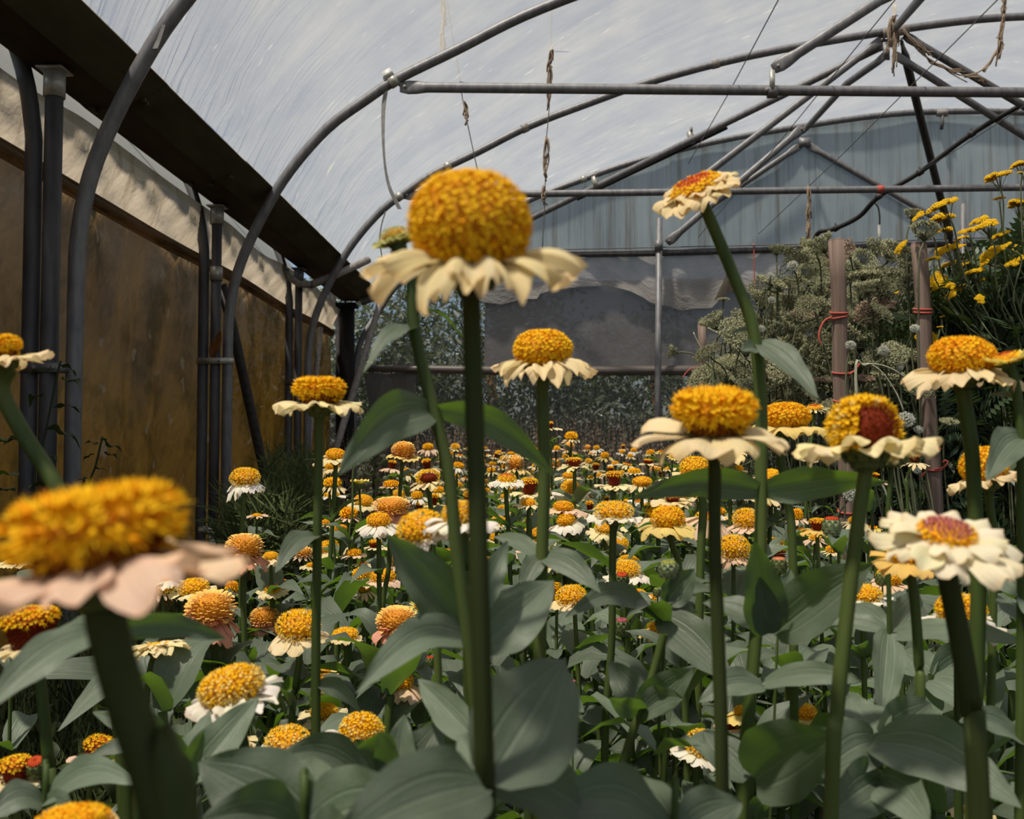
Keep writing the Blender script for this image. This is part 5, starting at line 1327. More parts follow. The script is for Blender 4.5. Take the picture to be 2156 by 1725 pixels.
shoot((640, 1730), [(640, 1780)], 'broad grey-leaved zinnia shoot at the bottom edge below the domed white zinnia', .42,
      [((650, 1745), (418, 1606), 190, .42, .42, 60, 14, .2), ((650, 1745), (870, 1680), 170, .42, .40, 60, 16, .25), ((645, 1740), (640, 1600), 150, .42, .46, 74), ((640, 1750), (420, 1730), 130, .42, .38, 50, 26), ((655, 1750), (760, 1800), 120, .42, .38, 50)], 18, None)
shoot((1420, 1745), [(1425, 1790)], 'dark broad-leaved zinnia shoot at the bottom edge between the thick stems', .42,
      [((1420, 1760), (1120, 1750), 140, .42, .38, 50, 70, .25), ((1425, 1760), (1560, 1690), 110, .42, .44, 60, 10), ((1420, 1755), (1330, 1640), 100, .42, .46, 70)], 16, None)
shoot((222, 1322), [(236, 1420), (262, 1560), (290, 1780)], 'leafy zinnia shoot with a long grey leaf pair crossing behind the blurred stem', .40,
      [((205, 1332), (-34, 1500), 92, .40, .36, 56, 26, .25), ((235, 1330), (474, 1346), 56, .40, .42, 98, 22, .15), ((215, 1330), (120, 1330), 40, .40, .44, 40, 14)], 18, None)
shoot((1850, 1545), [(1852, 1640), (1855, 1760)], 'broad-leaved zinnia shoot under the bottom stems of the mauve-centred zinnia', .58,
      [((1840, 1562), (2150, 1700), 140, .56, .50, 54, 34, .25), ((1846, 1560), (1720, 1650), 110, .57, .54, 58, 20), ((1850, 1556), (1790, 1470), 90, .58, .62, 74), ((1852, 1556), (1960, 1480), 100, .58, .62, 70), ((1850, 1640), (1960, 1740), 110, .56, .5, 60, 10), ((1852, 1640), (1740, 1730), 110, .56, .5, 60, 10)], 16, None)
shoot((1960, 1420), [(1962, 1560), (1965, 1760)], 'grey-leaved zinnia shoot between the mauve-centred zinnia and the picture edge', .85,
      [((1960, 1430), (2080, 1520), 90, .85, .8, 62, 16), ((1958, 1430), (1890, 1370), 80, .85, .9, 70), ((1962, 1430), (2050, 1380), 80, .85, .9, 66, 8), ((1960, 1440), (1900, 1530), 80, .85, .8, 70), ((1962, 1560), (2090, 1600), 90, .85, .8, 60, 14), ((1960, 1560), (1880, 1600), 80, .85, .8, 60, 14)], 13)
# ---- automatic words for the small far ones: tied to the flowers and things that can be found
LAND = [(1203, 924, 'the lone gold dome against the netting'), (1384, 985, 'the end wall post'), (1067, 1014, 'the orange-eyed white zinnia'), (1293, 1024, 'the gold-capped maroon drum'), (902, 1014, 'the maroon-notched gold zinnia'),
        (1140, 980, 'the straight stem of the lone orange dome'), (1114, 1040, 'the orange-capped maroon drum'), (824, 1076, 'the shaggy peach pompom'), (1000, 980, 'the tallest thick stem'), (1293, 1088, 'the fluffy white zinnia'), (1407, 1106, 'the butter-yellow petals'),
        (940, 985, 'the slanting stem'), (1464, 1000, 'the dome on the horizontal leaf'), (1572, 1108, 'the golden dome behind the curved stem'), (1320, 1212, 'the white zinnia with the red-eyed bud'), (734, 1088, 'the orange dome by the folded leaf'), (1208, 982, 'the red and gold crown'), (890, 1128, 'the big soft pale dome')]
LOW = LAND + [(444, 1302, 'the low peach pompom'), (515, 1172, 'the pompom touching the blurred flower'), (628, 1336, 'the lemon-gold dome'), (836, 1322, 'the pompom over the arching leaf'), (492, 1466, 'the two-tone white zinnia'), (606, 1576, 'the domed white zinnia'), (757, 1568, 'the egg-shaped gold zinnia'), (574, 1244, 'the red-orange crowned zinnia'),
        (330, 1364, 'the flat creamy zinnia'), (884, 1278, 'the red-eyed young zinnia'), (1309, 1322, 'the hot pink bud'), (1204, 1268, 'the mustard-gold dome'), (1545, 1170, 'the round golden dome'), (1640, 1184, 'the maroon thimble'), (1474, 1586, 'the crumpled gold dome'), (1692, 1508, 'the drum-disced yellow zinnia'), (1872, 1228, 'the dome with blush petals and bud'),
        (2022, 1306, 'the half-hidden white zinnia'), (1751, 1110, 'the fat green bud'), (200, 1612, 'the leaning maroon column'), (682, 1507, 'the pale yellow dome on the bare stem'), (845, 1446, 'the limp blush zinnia'), (1378, 1330, 'the sheltered yellow zinnia')]
USED = set()
def words(cx, cy, colour, subj='small %s zinnia', land=None, fb=('small %s zinnia deep among the crowded far flowers', 'crowded far zinnias'), sides=('gutter', 'wooden-stake')):
    for q in sorted(land or LAND, key=lambda a: (a[0] - cx) ** 2 + ((a[1] - cy) * 1.5) ** 2)[:12]:
        dx, dy = cx - q[0], cy - q[1]
        for far in ('', 'well '):
            if abs(dy) > abs(dx) * .8: d = ('above ' if dy < 0 else 'below ')
            else: d = 'on the %s side of ' % sides[dx > 0]
            s = '%s %s%s%s' % (subj % colour if '%' in subj else subj, far if far and d[0] in 'ab' else ('further off ' if far else ''), d, q[2])
            if s not in USED and len(s.split()) <= 16: USED.add(s); return s, None
    return (fb[0] % colour if '%' in fb[0] else fb[0]), fb[1]
KINDS = [('orange', 'orange-domed', 3), ('dome', 'gold-domed', 4), ('column', 'maroon drum', 2), ('daisy', 'red-eyed', 1.5), ('gold', 'pale gold', 1.5), ('pom', 'peach', 1), ('flat', 'flat-faced', 1)]
PETS = [('cream', 'cream', 5), ('pale', 'pale yellow', 4), ('white', 'white', 2), ('blush', 'blush', 1.5), ('yellow', 'yellow', 1.5)]
def pick(L):
    s = U(0, sum(x[2] for x in L))
    for x in L:
        s -= x[2]
        if s <= 0: return x
    return L[-1]
done = 0; tries = 0
while done < 155 and tries < 6000:
    tries += 1
    Y = 1.75 + 4.6 * rnd.random() ** 1.2
    x = U(-.50, .62 + .12 * max(0, 2.6 - Y)); z = 1.0 - .16 + U(-.10, .155) + .02 * (Y > 4)
    q = Vector((x, Y, z)); cx, cy = pix(q)
    D = U(.066, .092); w = D * F / Y
    if not (655 < cx < 1640) or cy > 1200: continue
    if cx > 1450 and Y > 3.0: continue
    if any(abs(cx - a) < .5 * (w + b_) * .62 and abs(cy - c_) < .5 * (w + b_) * .34 for a, c_, b_, _l in REG if b_ < 90): continue
    k, kw, _ = pick(KINDS); pt, pw, _ = pick(PETS)
    dwf = {'orange': .5, 'dome': .52, 'column': .38, 'daisy': .5, 'gold': .55, 'pom': .65, 'flat': .45}[k] * U(.88, 1.1)
    dhf = {'orange': .26, 'dome': .3, 'column': .42, 'daisy': .12, 'gold': .32, 'pom': .4, 'flat': .1}[k] * U(.75, 1.15)
    lab, grp = words(cx, cy, kw + ' ' + pw)
    Z(cx, cy, w, w * dwf, w * dhf, k, pt, lab, Y, roll=U(-12, 12), tip=U(0, 14), droop=rnd.choice((.1, .2, .3, .4)), n=rnd.randint(11, 16), leaves=(U(.05, .12), .085, .075), group=grp or 'zinnias in the flower bed')
    done += 1
print('zinnias', len(REG), 'far', done)
# ---- more leafy shoots filling the bed
ns = 0; tries = 0; SH = []
while ns < 80 and tries < 3000:
    tries += 1
    Y = .80 + 3.0 * rnd.random() ** 1.6
    x = U(-.42, .52 + .30 * Y * (Y < 1.6) + .2); z = U(.66, .83) - (.05 if Y < 1 else 0)
    if x < -.40: continue
    if any(abs(x - a) < .06 and abs(Y - c_) < .09 for a, c_ in SH): continue
    SH.append((x, Y))
    cx, cy = pix((x, Y, z))
    lab, grp = words(cx, cy, '', 'leafy flowerless shoot', LOW, ('leafy grey-green zinnia shoot in the thick of the flower bed', 'leafy shoots in the thick of the bed'))
    t = thing('zinnia_shoot', lab, 'plant', (x, Y, 0), grp or 'leafy shoots in the flower bed')
    crv = spline([Vector((x + U(-.03, .03), Y + U(-.03, .03), z)), Vector((x + U(-.02, .02), Y, z * .6)), Vector((x, Y, -.03))], 6)
    b = MB(); tube(b, crv, .0042, 6, 0, False); b.build('stem', STEM, t)
    plant_leaves(t, crv, .0, .062, U(.075, .105), Y > 2.2, .25, 7)
    ns += 1
# ---- lower foliage of the whole bed, past counting
def foliage(name, label, count, region, size, m, seed):
    g = np.random.default_rng(seed)
    b = MB()
    base = [LEAVES_LO[i] for i in range(6)]
    tv = []
    for me in base:
        a = np.empty(len(me.vertices) * 3, np.float32); me.vertices.foreach_get('co', a)
        tv.append((a.reshape(-1, 3), [tuple(p.vertices) for p in me.polygons]))
    uvs = [(i / 2, j / 4) for j in range(5) for i in range(3)]
    for i in range(count):
        x, y, z = region(g)
        a, f = tv[i % 6]
        R = np.array(Euler((g.uniform(-.5, .5), -g.uniform(-.2, .9), g.uniform(0, 6.28))).to_matrix())
        v = (a * size * g.uniform(.7, 1.3)) @ R.T + np.array((x, y, z))
        b.add(v.tolist(), f, 0, uvs if len(uvs) == len(v) else None)
    return tag(b.build(name, m), label, 'foliage', None, 'stuff')
def bedreg(g):
    while True:
        y = .62 + 6.2 * g.random() ** 1.5; x = -.75 + 1.75 * g.random()
        if x > -.41 - .02 * y and (y > .9 or x > -.36 * y - .1) and not (y > 2.8 and x > .75): break
    return x, y, .12 + (.66 if y > .9 else .5) * g.random() ** .7
foliage('zinnia_foliage', 'dense grey-green lower zinnia leaves covering the flower bed', 5200, bedreg, .085, LEAF, 4)
def stemreg(n, seed):
    g = np.random.default_rng(seed); b = MB()
    for i in range(n):
        x, y, _ = bedreg(g); h = g.uniform(.45, .82)
        tube(b, [(x, y, 0), (x + g.uniform(-.03, .03), y, h * .5), (x + g.uniform(-.04, .04), y + g.uniform(-.02, .02), h)], .0038, 5, 0, False)
    return tag(b.build('zinnia_stems', STEM), 'crowd of bare green stems between the lower zinnia leaves', 'stems', None, 'stuff')
stemreg(420, 9)
# ================================================================ STAKES, WILD CARROT, YARROW, WEEDS
def stake(label, top, foot, wpx, Y, ties, group='wooden stakes'):
    a, c = P(*top, Y), P(*foot, Y)
    d = (c - a).normalized(); g_ = a + d * ((a.z + .05) / -d.z)
    t = thing('wooden_stake', label, 'stake', (g_.x, g_.y, 0), group)
    r = wpx * Y / F / 2
    n = 14
    pts = [a.lerp(g_, i / n) + Vector((.003 * math.sin(i * 1.3), 0, 0)) for i in range(n + 1)]
    b = MB(); tube(b, pts, [r * (.97 + .05 * i / n + .012 * math.sin(i * 2.1)) for i in range(n + 1)], 14); b.build('pole', WOOD, t)
    b = MB(); tube(b, [a + Vector((0, 0, -.004)), a + Vector((0, 0, .004))], r * .93, 14); b.build('sawn_top', WOOD, t)
    for py, rows in ties:
        b = MB()
        f_ = (py - top[1]) / (foot[1] - top[1])
        for k in range(rows):
            q = a.lerp(c, f_) + Vector((0, 0, -.016 * k))
            ring = [q + Vector((math.cos(s) * r * 1.10, math.sin(s) * r * 1.10, .006 * math.sin(s + k))) for s in [6.283 * j / 16 for j in range(17)]]
            tube(b, ring, .0035, 5, 0, False)
        b.build('twine_wrap', REDTW, t)
    return t
st1 = stake('thick weathered wooden stake wound with red twine in the wild carrot', (1760, 508), (1786, 1148), 33, 3.2, [(660, 2), (787, 1), (846, 1), (1020, 2), (1078, 1), (1150, 1)])
st2 = stake('weathered wooden stake with a seed-head cap, between carrot and yarrow', (1934, 514), (1968, 1060), 32, 3.25, [(652, 1), (659, 1), (945, 1), (988, 1)])
st3 = stake('thin distant wooden stake with red twine at the carrot edge', (1477, 684), (1482, 900), 17, 5.6, [(775, 2)])
def loose(parent, pts, Y):
    b = MB(); tube(b, spline(PP(pts, Y), 5), .0035, 5); b.build('loose_twine', REDTW, parent)
loose(st1, [(1752, 668), (1738, 674), (1728, 690), (1724, 710), (1729, 726)], 3.18)
loose(st1, [(1786, 790), (1800, 780), (1810, 766)], 3.18); loose(st1, [(1768, 1020), (1748, 1024), (1735, 1030)], 3.18)
loose(st2, [(1968, 988), (1985, 985), (1995, 975), (1990, 970), (1984, 974)], 3.22); loose(st2, [(1950, 992), (1940, 1004), (1935, 1010)], 3.22)
loose(st3, [(1474, 775), (1456, 776), (1444, 786), (1438, 796)], 5.55)
# wild carrot (seeding umbels)
def umbel_mesh(kind, seed, n=70):
    """rays from one point carrying tufts; open dome, closed bird's nest or round white ball"""
    g = random.Random(seed); b = MB()
    nr = 24
    for i in range(n):
        ph = i * GA; q = math.sqrt((i + .5) / n)
        if kind == 'open': p = Vector((q * math.cos(ph), q * math.sin(ph), .45 - .22 * q * q + g.uniform(-.05, .05)))
        elif kind == 'nest': 
            th = .35 + 1.25 * q; p = Vector((math.cos(ph) * math.sin(th) * .8, math.sin(ph) * math.sin(th) * .8, .5 + .55 * (1 - math.cos(th) * 1.0) - (.35 if q < .35 else 0)))
        else:
            zz = 1 - 2 * (i + .5) / n; rr = math.sqrt(1 - zz * zz); p = Vector((rr * math.cos(ph), rr * math.sin(ph), zz)) * .8
        o_ = Vector((0, 0, -.1 if kind != 'ball' else 0))
        if kind != 'ball' or i % 3 == 0:
            s = Vector((-math.sin(ph), math.cos(ph), 0)) * .012
            mid = (o_ + p) * .5 + Vector((p.x, p.y, 0)) * (.16 if kind == 'nest' else .06)
            b.add([o_ - s, o_ + s, mid + s, mid - s, p + s, p - s], [(0, 1, 2, 3), (3, 2, 4, 5)], 0)
        e = {'open': .125, 'nest': .115, 'ball': .17}[kind] * g.uniform(.8, 1.2)
        for k in range(9):
            d = Vector((g.gauss(0, 1), g.gauss(0, 1), g.gauss(0, 1) + .4)).normalized()
            s = d.orthogonal().normalized() * e * .30; w_ = d.cross(s); q_ = p + Vector((g.gauss(0, 1), g.gauss(0, 1), g.gauss(0, 1))) * e * .45
            b.add([q_ + s, q_ - s * .5 + w_ * .8, q_ - s * .5 - w_ * .8, q_ + d * e], [(0, 1, 3), (1, 2, 3), (2, 0, 3)], 1)
    if kind == 'nest' or kind == 'open':
        for k in range(9):
            a = 6.283 * k / 9; d = Vector((math.cos(a), math.sin(a), -.35)); s = Vector((-d.y, d.x, 0)) * .02
            b.add([Vector((0, 0, -.1)) - s, Vector((0, 0, -.1)) + s, d * .45 + Vector((0, 0, -.05))], [(0, 1, 2)], 0)
    return b
UMES = {}
for kd, mm in (('open', UMBEL), ('nest', UMBEL), ('ball', UMBW), ('faded', UMBP)):
    UMES[kd] = [umbel_mesh('open' if kd == 'faded' else kd, 5 + i, 105 if kd != 'ball' else 90).mesh('umbel', [CARST, mm], False) for i in range(3)]
CARROT_N = [0]
def carrot(px, py, w, kind, Y, label, roll=0, tip=0, bend=None, group='wild carrot umbels', name='wild_carrot', cat='flower'):
    ctr = P(px, py, Y); r = w * Y / F / 2
    ax = axis_of(roll, tip)
    foot = Vector((ctr.x + U(-.10, .18) - ax.x * .25, ctr.y + U(0, .1), -.02))
    if bend: pts = [ctr] + [P(*q, Y) for q in bend]; pts += [Vector((pts[-1].x + .05, pts[-1].y, pts[-1].z * .5)), Vector((pts[-1].x + .1, pts[-1].y + .05, -.02))]
    else: pts = [ctr - ax * r * .1, ctr - ax * .14, ctr.lerp(foot, .5) + Vector((U(-.04, .04), 0, 0)), foot]
    t = thing(name, label, cat, (pts[-1].x, pts[-1].y, 0), group)
    b = MB(); tube(b, spline(pts, 4), .0032, 5, 0, False); b.build('stem', CARST, t)
    o = obj('umbel', rnd.choice(UMES[kind]), t)
    o.matrix_local = Matrix.Translation(ctr - t.location) @ Vector((0, 0, 1)).rotation_difference(ax).to_matrix().to_4x4() @ Matrix.Rotation(U(0, 6), 4, 'Z') @ Matrix.Diagonal((r, r, r * U(.8, 1.1), 1))
    return t
carrot(1427, 743, 34, 'nest', 3.9, 'single nodding carrot seed head sticking out beside the end wall post', -78, -10, [(1440, 742), (1470, 752), (1520, 800), (1560, 880)])
carrot(1635, 538, 36, 'nest', 3.9, 'lone upright carrot umbel above the rest before the end rail')
carrot(1718, 530, 58, 'open', 3.7, 'flat green carrot umbel topping the stand beside the thick stake', -12, 14)
carrot(1523, 634, 26, 'open', 3.9, 'small carrot umbel topping the loose group by the thin stake')
carrot(1508, 692, 62, 'nest', 3.9, 'brushy carrot umbel hanging over the thin stake top', -30, 14)
carrot(1945, 506, 66, 'nest', 3.18, 'tangled seed umbel draped over the top of the second stake', 12, -10)
carrot(1920, 462, 40, 'nest', 3.3, 'carrot umbel above the second stake beside a yellow yarrow head', 8, 0)
for px, py, w, lab in ((1791, 727, 24, 'round white carrot head touching the thick stake'), (1669, 560, 26, 'white carrot flower at the top of the stand under the flat umbel'), (1622, 583, 20, 'small white carrot flower poking out by the gable edge'),
                       (1625, 632, 18, 'small white carrot flower below the poking-out one'), (1603, 693, 18, 'small white carrot flower beside the curved zinnia stem'), (1926, 692, 22, 'white carrot flower touching the second stake'), (1860, 738, 24, 'white carrot flower cluster between the two stakes'),
                       (1895, 774, 16, 'tiny white carrot flower between the stakes near the scalloped petals'), (1908, 884, 40, 'pale green ball umbel hanging in the dark between the stakes'), (1930, 988, 20, 'small white globe in the dark before the second stake'),
                       (1755, 978, 18, 'small white globe beside the red twine low on the thick stake'), (1934, 905, 22, 'small grey-white umbel in the shade beside the second stake'), (1792, 1040, 36, 'grey-green ball umbel beside the foot of the thick stake')):
    carrot(px, py, w, 'ball', 3.1 if px > 1780 else 3.6, lab, U(-20, 20), U(0, 30))
carrot(1880, 748, 60, 'open', 3.12, 'broad dim umbel seen face-on between the two stakes', 0, 60)
carrot(1932, 828, 64, 'open', 3.1, 'shaggy umbel under the scalloped zinnia petals', 10, 30)
carrot(1998, 892, 40, 'open', 3.2, 'dark lone umbel in the shade beyond the second stake', 0, 20)
carrot(1733, 808, 50, 'faded', 3.5, 'faded brown umbel against the thick stake', 4, 8)
carrot(1690, 668, 54, 'faded', 3.6, 'faded pinkish umbel in the middle of the stand', 0, 30)
carrot(1862, 648, 60, 'faded', 3.6, 'faded pink-brown umbel between the tops of the two stakes', 0, 24)
carrot(1640, 795, 46, 'faded', 3.5, 'tangled faded umbel beside the big drooping zinnia leaf', -10, 20)
carrot(1820, 762 + 40, 40, 'faded', 3.3, 'small faded umbel low between the two stakes', 0, 20)
poly = [(1490, 735), (1530, 700), (1590, 660), (1610, 600), (1660, 560), (1720, 530), (1800, 525), (1860, 540), (1915, 540), (1930, 700), (1920, 800), (1850, 850), (1760, 860), (1600, 880), (1470, 880)]
def inside(x, y, pl):
    c = False
    for (x1, y1), (x2, y2) in zip(pl, pl[1:] + pl[:1]):
        if (y1 > y) != (y2 > y) and x < (x2 - x1) * (y - y1) / (y2 - y1) + x1: c = not c
    return c
CP = []; tries = 0
while len(CP) < 150 and tries < 5000:
    tries += 1
    x, y = U(1465, 1940), U(520, 900)
    if not inside(x, y, poly): continue
    if any((x - a) ** 2 + (y - c_) ** 2 < 18 ** 2 for a, c_ in CP): continue
    CP.append((x, y))
    Yc = U(3.35, 4.5)
    kd = 'open' if rnd.random() < .55 else ('nest' if rnd.random() < .85 else 'faded')
    CLAND = [(1718, 530, 'the flat topping umbel'), (1523, 634, 'the small topping umbel'), (1508, 692, 'the brushy umbel on the thin stake'), (1669, 560, 'the upper white flower'), (1622, 583, 'the poking-out white flower'), (1603, 693, 'the white flower at the curved stem'), (1791, 727, 'the round white head at the thick stake'), (1860, 738, 'the white cluster between the stakes'),
             (1690, 668, 'the faded pinkish umbel'), (1862, 648, 'the faded pink-brown umbel'), (1640, 795, 'the tangled faded umbel'), (1733, 808, 'the faded brown umbel'), (1770, 660, 'the upper red twine wrap'), (1776, 787, 'the second red twine wrap'), (1655, 760, 'the big drooping zinnia leaf'), (1937, 655, 'the paired twine on the second stake'), (1945, 506, 'the umbel draped on the second stake'), (1478, 775, 'the twine on the thin stake'), (1890, 618, 'the yellow fleck among the umbels'), (1760, 510, 'the top of the thick stake'), (1590, 640, 'the curved zinnia stem'), (1540, 760, 'the slanting pale stalk')]
    lab, grp = words(x, y, '', {'open': 'open grey-green carrot umbel', 'nest': 'curled grey-green carrot seed head', 'faded': 'faded tan carrot umbel'}[kd], CLAND,
                     ('grey-green carrot umbel lost in the thick of the stand', 'carrot umbels in the thick of the stand'), ('end-post', 'yarrow'))
    carrot(x, y, U(50, 76), kd, Yc, lab, U(-45, 45), U(0, 65), group=grp or 'wild carrot umbels')
# thready leaves and stalks behind and below the umbels
def threads(name, label, n, region, L, m, seed, w=.0025, up=.8):
    g = np.random.default_rng(seed); b = MB(); v = []; f = []
    for i in range(n):
        p = Vector(region(g)); d = Vector((g.normal(), g.normal(), g.normal() + up)).normalized(); l = L * (.5 + g.random())
        s = d.orthogonal().normalized() * w
        k = len(v); m_ = p + d * l * .5 + Vector((g.normal(), g.normal(), 0)) * l * .08; e = p + d * l + Vector((0, 0, -.15 * l))
        v += [p - s, p + s, m_ + s, m_ - s, e]; f += [(k, k + 1, k + 2, k + 3), (k + 3, k + 2, k + 4)]
    b.add(v, f)
    return tag(b.build(name, m, None, False), label, 'foliage', None, 'stuff')
def creg(g):
    while True:
        px, py = g.uniform(1470, 1945), g.uniform(570, 1120)
        if py > 860 or inside(px, py - 22, poly): break
    return P(px, py, g.uniform(3.5, 5.0))
threads('carrot_foliage', 'tangle of fine stalks and threadlike leaves filling the wild carrot stand', 2600, creg, .13, CARST, 31, .0022)
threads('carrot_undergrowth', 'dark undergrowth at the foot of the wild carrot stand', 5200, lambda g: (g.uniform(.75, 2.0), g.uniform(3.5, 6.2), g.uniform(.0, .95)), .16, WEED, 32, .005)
# yarrow
def frond_cloud(name, label, n, region, L, m, seed):
    """feathery compound leaves: midrib with pairs of narrow leaflets"""
    g = np.random.default_rng(seed); v = []; f = []
    for i in range(n):
        p = Vector(region(g)); d = Vector((g.normal() * .9 - .15, g.normal() * .9 - .2, g.normal() * .5 + .55)).normalized(); l = L * (.6 + .8 * g.random())
        s = d.cross(Vector((g.normal(), g.normal(), g.normal()))).normalized(); u = s.cross(d)
        for k in range(8):
            t = .15 + .85 * k / 7; c = p + d * l * t - Vector((0, 0, 1)) * l * .25 * t * t; e = l * .24 * (1 - .55 * abs(t - .4))
            for sg in (-1, 1):
                k0 = len(v); q = c + s * sg * e + d * e * .55; w_ = d * l * .036 + u * l * .012
                v += [c, (c + q) * .5 + w_, q, (c + q) * .5 - w_]; f.append((k0, k0 + 1, k0 + 2, k0 + 3))
    b = MB(); b.add(v, f)
    return tag(b.build(name, m, None, False), label, 'foliage', None, 'stuff')
def yreg(g):
    while True:
        px, py = g.uniform(1955, 2330), g.uniform(545, 1250)
        if py > 560 + max(0, 2150 - px) * .55 and py > 500 + 60 * abs(math.sin(px * .03)): break
    return P(px, py, g.uniform(3.35, 4.3))
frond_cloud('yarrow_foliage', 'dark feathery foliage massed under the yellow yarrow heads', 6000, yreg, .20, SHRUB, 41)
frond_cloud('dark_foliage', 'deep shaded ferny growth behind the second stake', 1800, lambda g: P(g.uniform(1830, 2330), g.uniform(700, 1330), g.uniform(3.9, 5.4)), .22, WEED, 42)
def corymb_mesh(seed, n=9):
    g = random.Random(seed); b = MB()
    for i in range(n):
        ph = i * GA; q = .72 * math.sqrt((i + .3) / n)
        c = Vector((q * math.cos(ph), q * math.sin(ph), .30 * (1 - q * q) + g.uniform(-.08, .08))); r = g.uniform(.24, .36)
        for k in range(34):
            zz = 1 - 1.25 * (k + .5) / 34; rr = math.sqrt(max(0, 1 - zz * zz)); a = k * GA + i
            p = c + Vector((rr * math.cos(a), rr * math.sin(a), zz * .62)) * r; e = r * .21
            nrm = Vector((rr * math.cos(a), rr * math.sin(a), zz + .35)).normalized(); s = nrm.orthogonal().normalized() * e; w_ = nrm.cross(s)
            b.add([p + s, p + w_, p - s, p - w_, p + nrm * e * .8], [(0, 1, 4), (1, 2, 4), (2, 3, 4), (3, 0, 4)], 0)
        s = Vector((.022, 0, 0)); s2 = Vector((0, .022, 0)); o_ = Vector((0, 0, -.75))
        b.add([o_ - s, o_ + s, c + s, c - s, o_ - s2, o_ + s2, c + s2, c - s2], [(0, 1, 2, 3), (4, 5, 6, 7)], 1)
        lathe(b, [(r * .95, -.04), (r * .9, .02), (r * .5, .10), (.02, .13)], 8, 0, c)
    return b.mesh('flower_cluster', [YARROW, YSTEM], False)
YM = [corymb_mesh(i, n) for i, n in ((1, 9), (2, 12), (3, 7), (4, 4))]
YL = [(1990, 438, 64, -24, 6, 'highest yarrow pair, upper head, before the steep dark brace'), (1984, 468, 58, -12, 2, 'yarrow head just under the upper one of the pair'), (1990, 490, 40, -10, 4, 'small ragged yarrow head below the stacked pair'), (2100, 378, 56, -14, 2, 'yarrow head on a tall straight stem before the second tie bar'),
      (2148, 352, 40, -12, 2, 'uppermost yarrow head at the picture edge'), (2152, 366, 20, 0, 10, 'scrap of yarrow under the uppermost one'), (2104, 421, 24, -6, 2, 'tiny flat yarrow head on a thin stem under the straight one'), (2146, 436, 52, 4, 2, 'yarrow head at the picture edge beside the tiny flat one'), (1938, 458, 36, -40, 8, 'yarrow head rubbing against a carrot umbel'),
      (2064, 470, 44, -28, 4, 'upper head of the wide leaning yarrow spray'), (2078, 482, 56, -22, 6, 'lower head of the wide leaning yarrow spray'), (2040, 492, 46, -16, 6, 'near end head of the wide leaning yarrow spray'), (2028, 505, 30, -16, 4, 'small yarrow head tucked under the spray'), (1900, 523, 34, -58, 8, 'yarrow head hugging the top of the second stake'),
      (1996, 532, 60, -30, 6, 'yarrow head beside the second stake top'), (1966, 549, 30, -6, 2, 'small flat yarrow head reaching to the second stake'), (2020, 524, 30, -20, 4, 'small yarrow head above the one beside the stake'), (1998, 565, 50, -24, 2, 'shaded yarrow head seen from below'), (2090, 540, 56, -44, 8, 'large steep yarrow head over the dark foliage'), (2078, 552, 34, -60, 8, 'narrow tilted yarrow head beside the large steep one'),
      (2122, 520, 26, -48, 6, 'small tilted yarrow head above the large steep one'), (2108, 500, 40, -24, 0, 'dim yarrow head among green leaves'), (2148, 520, 30, -50, 8, 'tilted yarrow head at the picture edge, upper'), (2142, 556, 44, -30, 14, 'bright yarrow head at the picture edge, lower'), (1976, 598, 54, -20, 52, 'bright yarrow cluster facing the viewer beside the second stake'), (2000, 604, 24, -10, 40, 'small bright yarrow beside the viewer-facing cluster'),
      (2050, 580, 50, -18, 2, 'flat yarrow head above the dark foliage'), (2020, 612, 36, -34, 10, 'narrow yarrow head under the viewer-facing cluster'), (2004, 624, 28, -40, 20, 'little yarrow tuft beside the narrow one'), (2066, 596, 26, -38, 4, 'edge-on yarrow head lower on the dark foliage'), (2062, 632, 24, -10, 60, 'single round yarrow tuft alone on the dark foliage'), (1952, 716, 46, -20, 50, 'yarrow cluster behind the scalloped zinnia'), (1958, 738, 30, 0, 50, 'lower lobe of yarrow behind the scalloped zinnia'),
      (1982, 669, 14, -10, 4, 'tiny yarrow fleck beside the stake, uppermost of three'), (1993, 676, 18, -4, 4, 'tiny yarrow fleck beside the stake, middle of three'), (1979, 690, 14, 0, 10, 'tiny yarrow fleck beside the stake, lowest of three'), (1888, 618, 14, -20, 10, 'tiny yarrow fleck among the carrot umbels'), (2032, 560, 24, -30, 4, 'small slanting yarrow head in the middle of the clump')]
for i, (px, py, w, ro, ti, lab) in enumerate(YL):
    Yc = 3.2 + .25 * ((i * 7) % 5) / 5
    c = P(px, py, Yc); ax = axis_of(ro, ti); r = w * 1.12 * Yc / F / 2
    f0 = P(2110 + (px - 1990) * .5, 760 + .2 * (py - 500), Yc + .1)
    t = thing('yarrow', lab, 'flower', (f0.x + .05, f0.y, 0), 'yellow yarrow heads')
    pts = [c - ax * r * .6, c - ax * (r * .6 + .05), c.lerp(f0, .45) + Vector((-.02, 0, -.01)), f0, Vector((f0.x + .04, f0.y, f0.z * .5)), Vector((f0.x + .05, f0.y, -.02))]
    b = MB(); tube(b, spline(pts, 4), .0028, 6, 0, False); b.build('stem', YSTEM, t)
    o = obj('flower_cluster', YM[3] if w < 22 else YM[i % 3], t)
    o.matrix_local = Matrix.Translation(c - t.location) @ Vector((0, 0, 1)).rotation_difference(ax).to_matrix().to_4x4() @ Matrix.Rotation(U(0, 6), 4, 'Z') @ Matrix.Scale(r, 4)
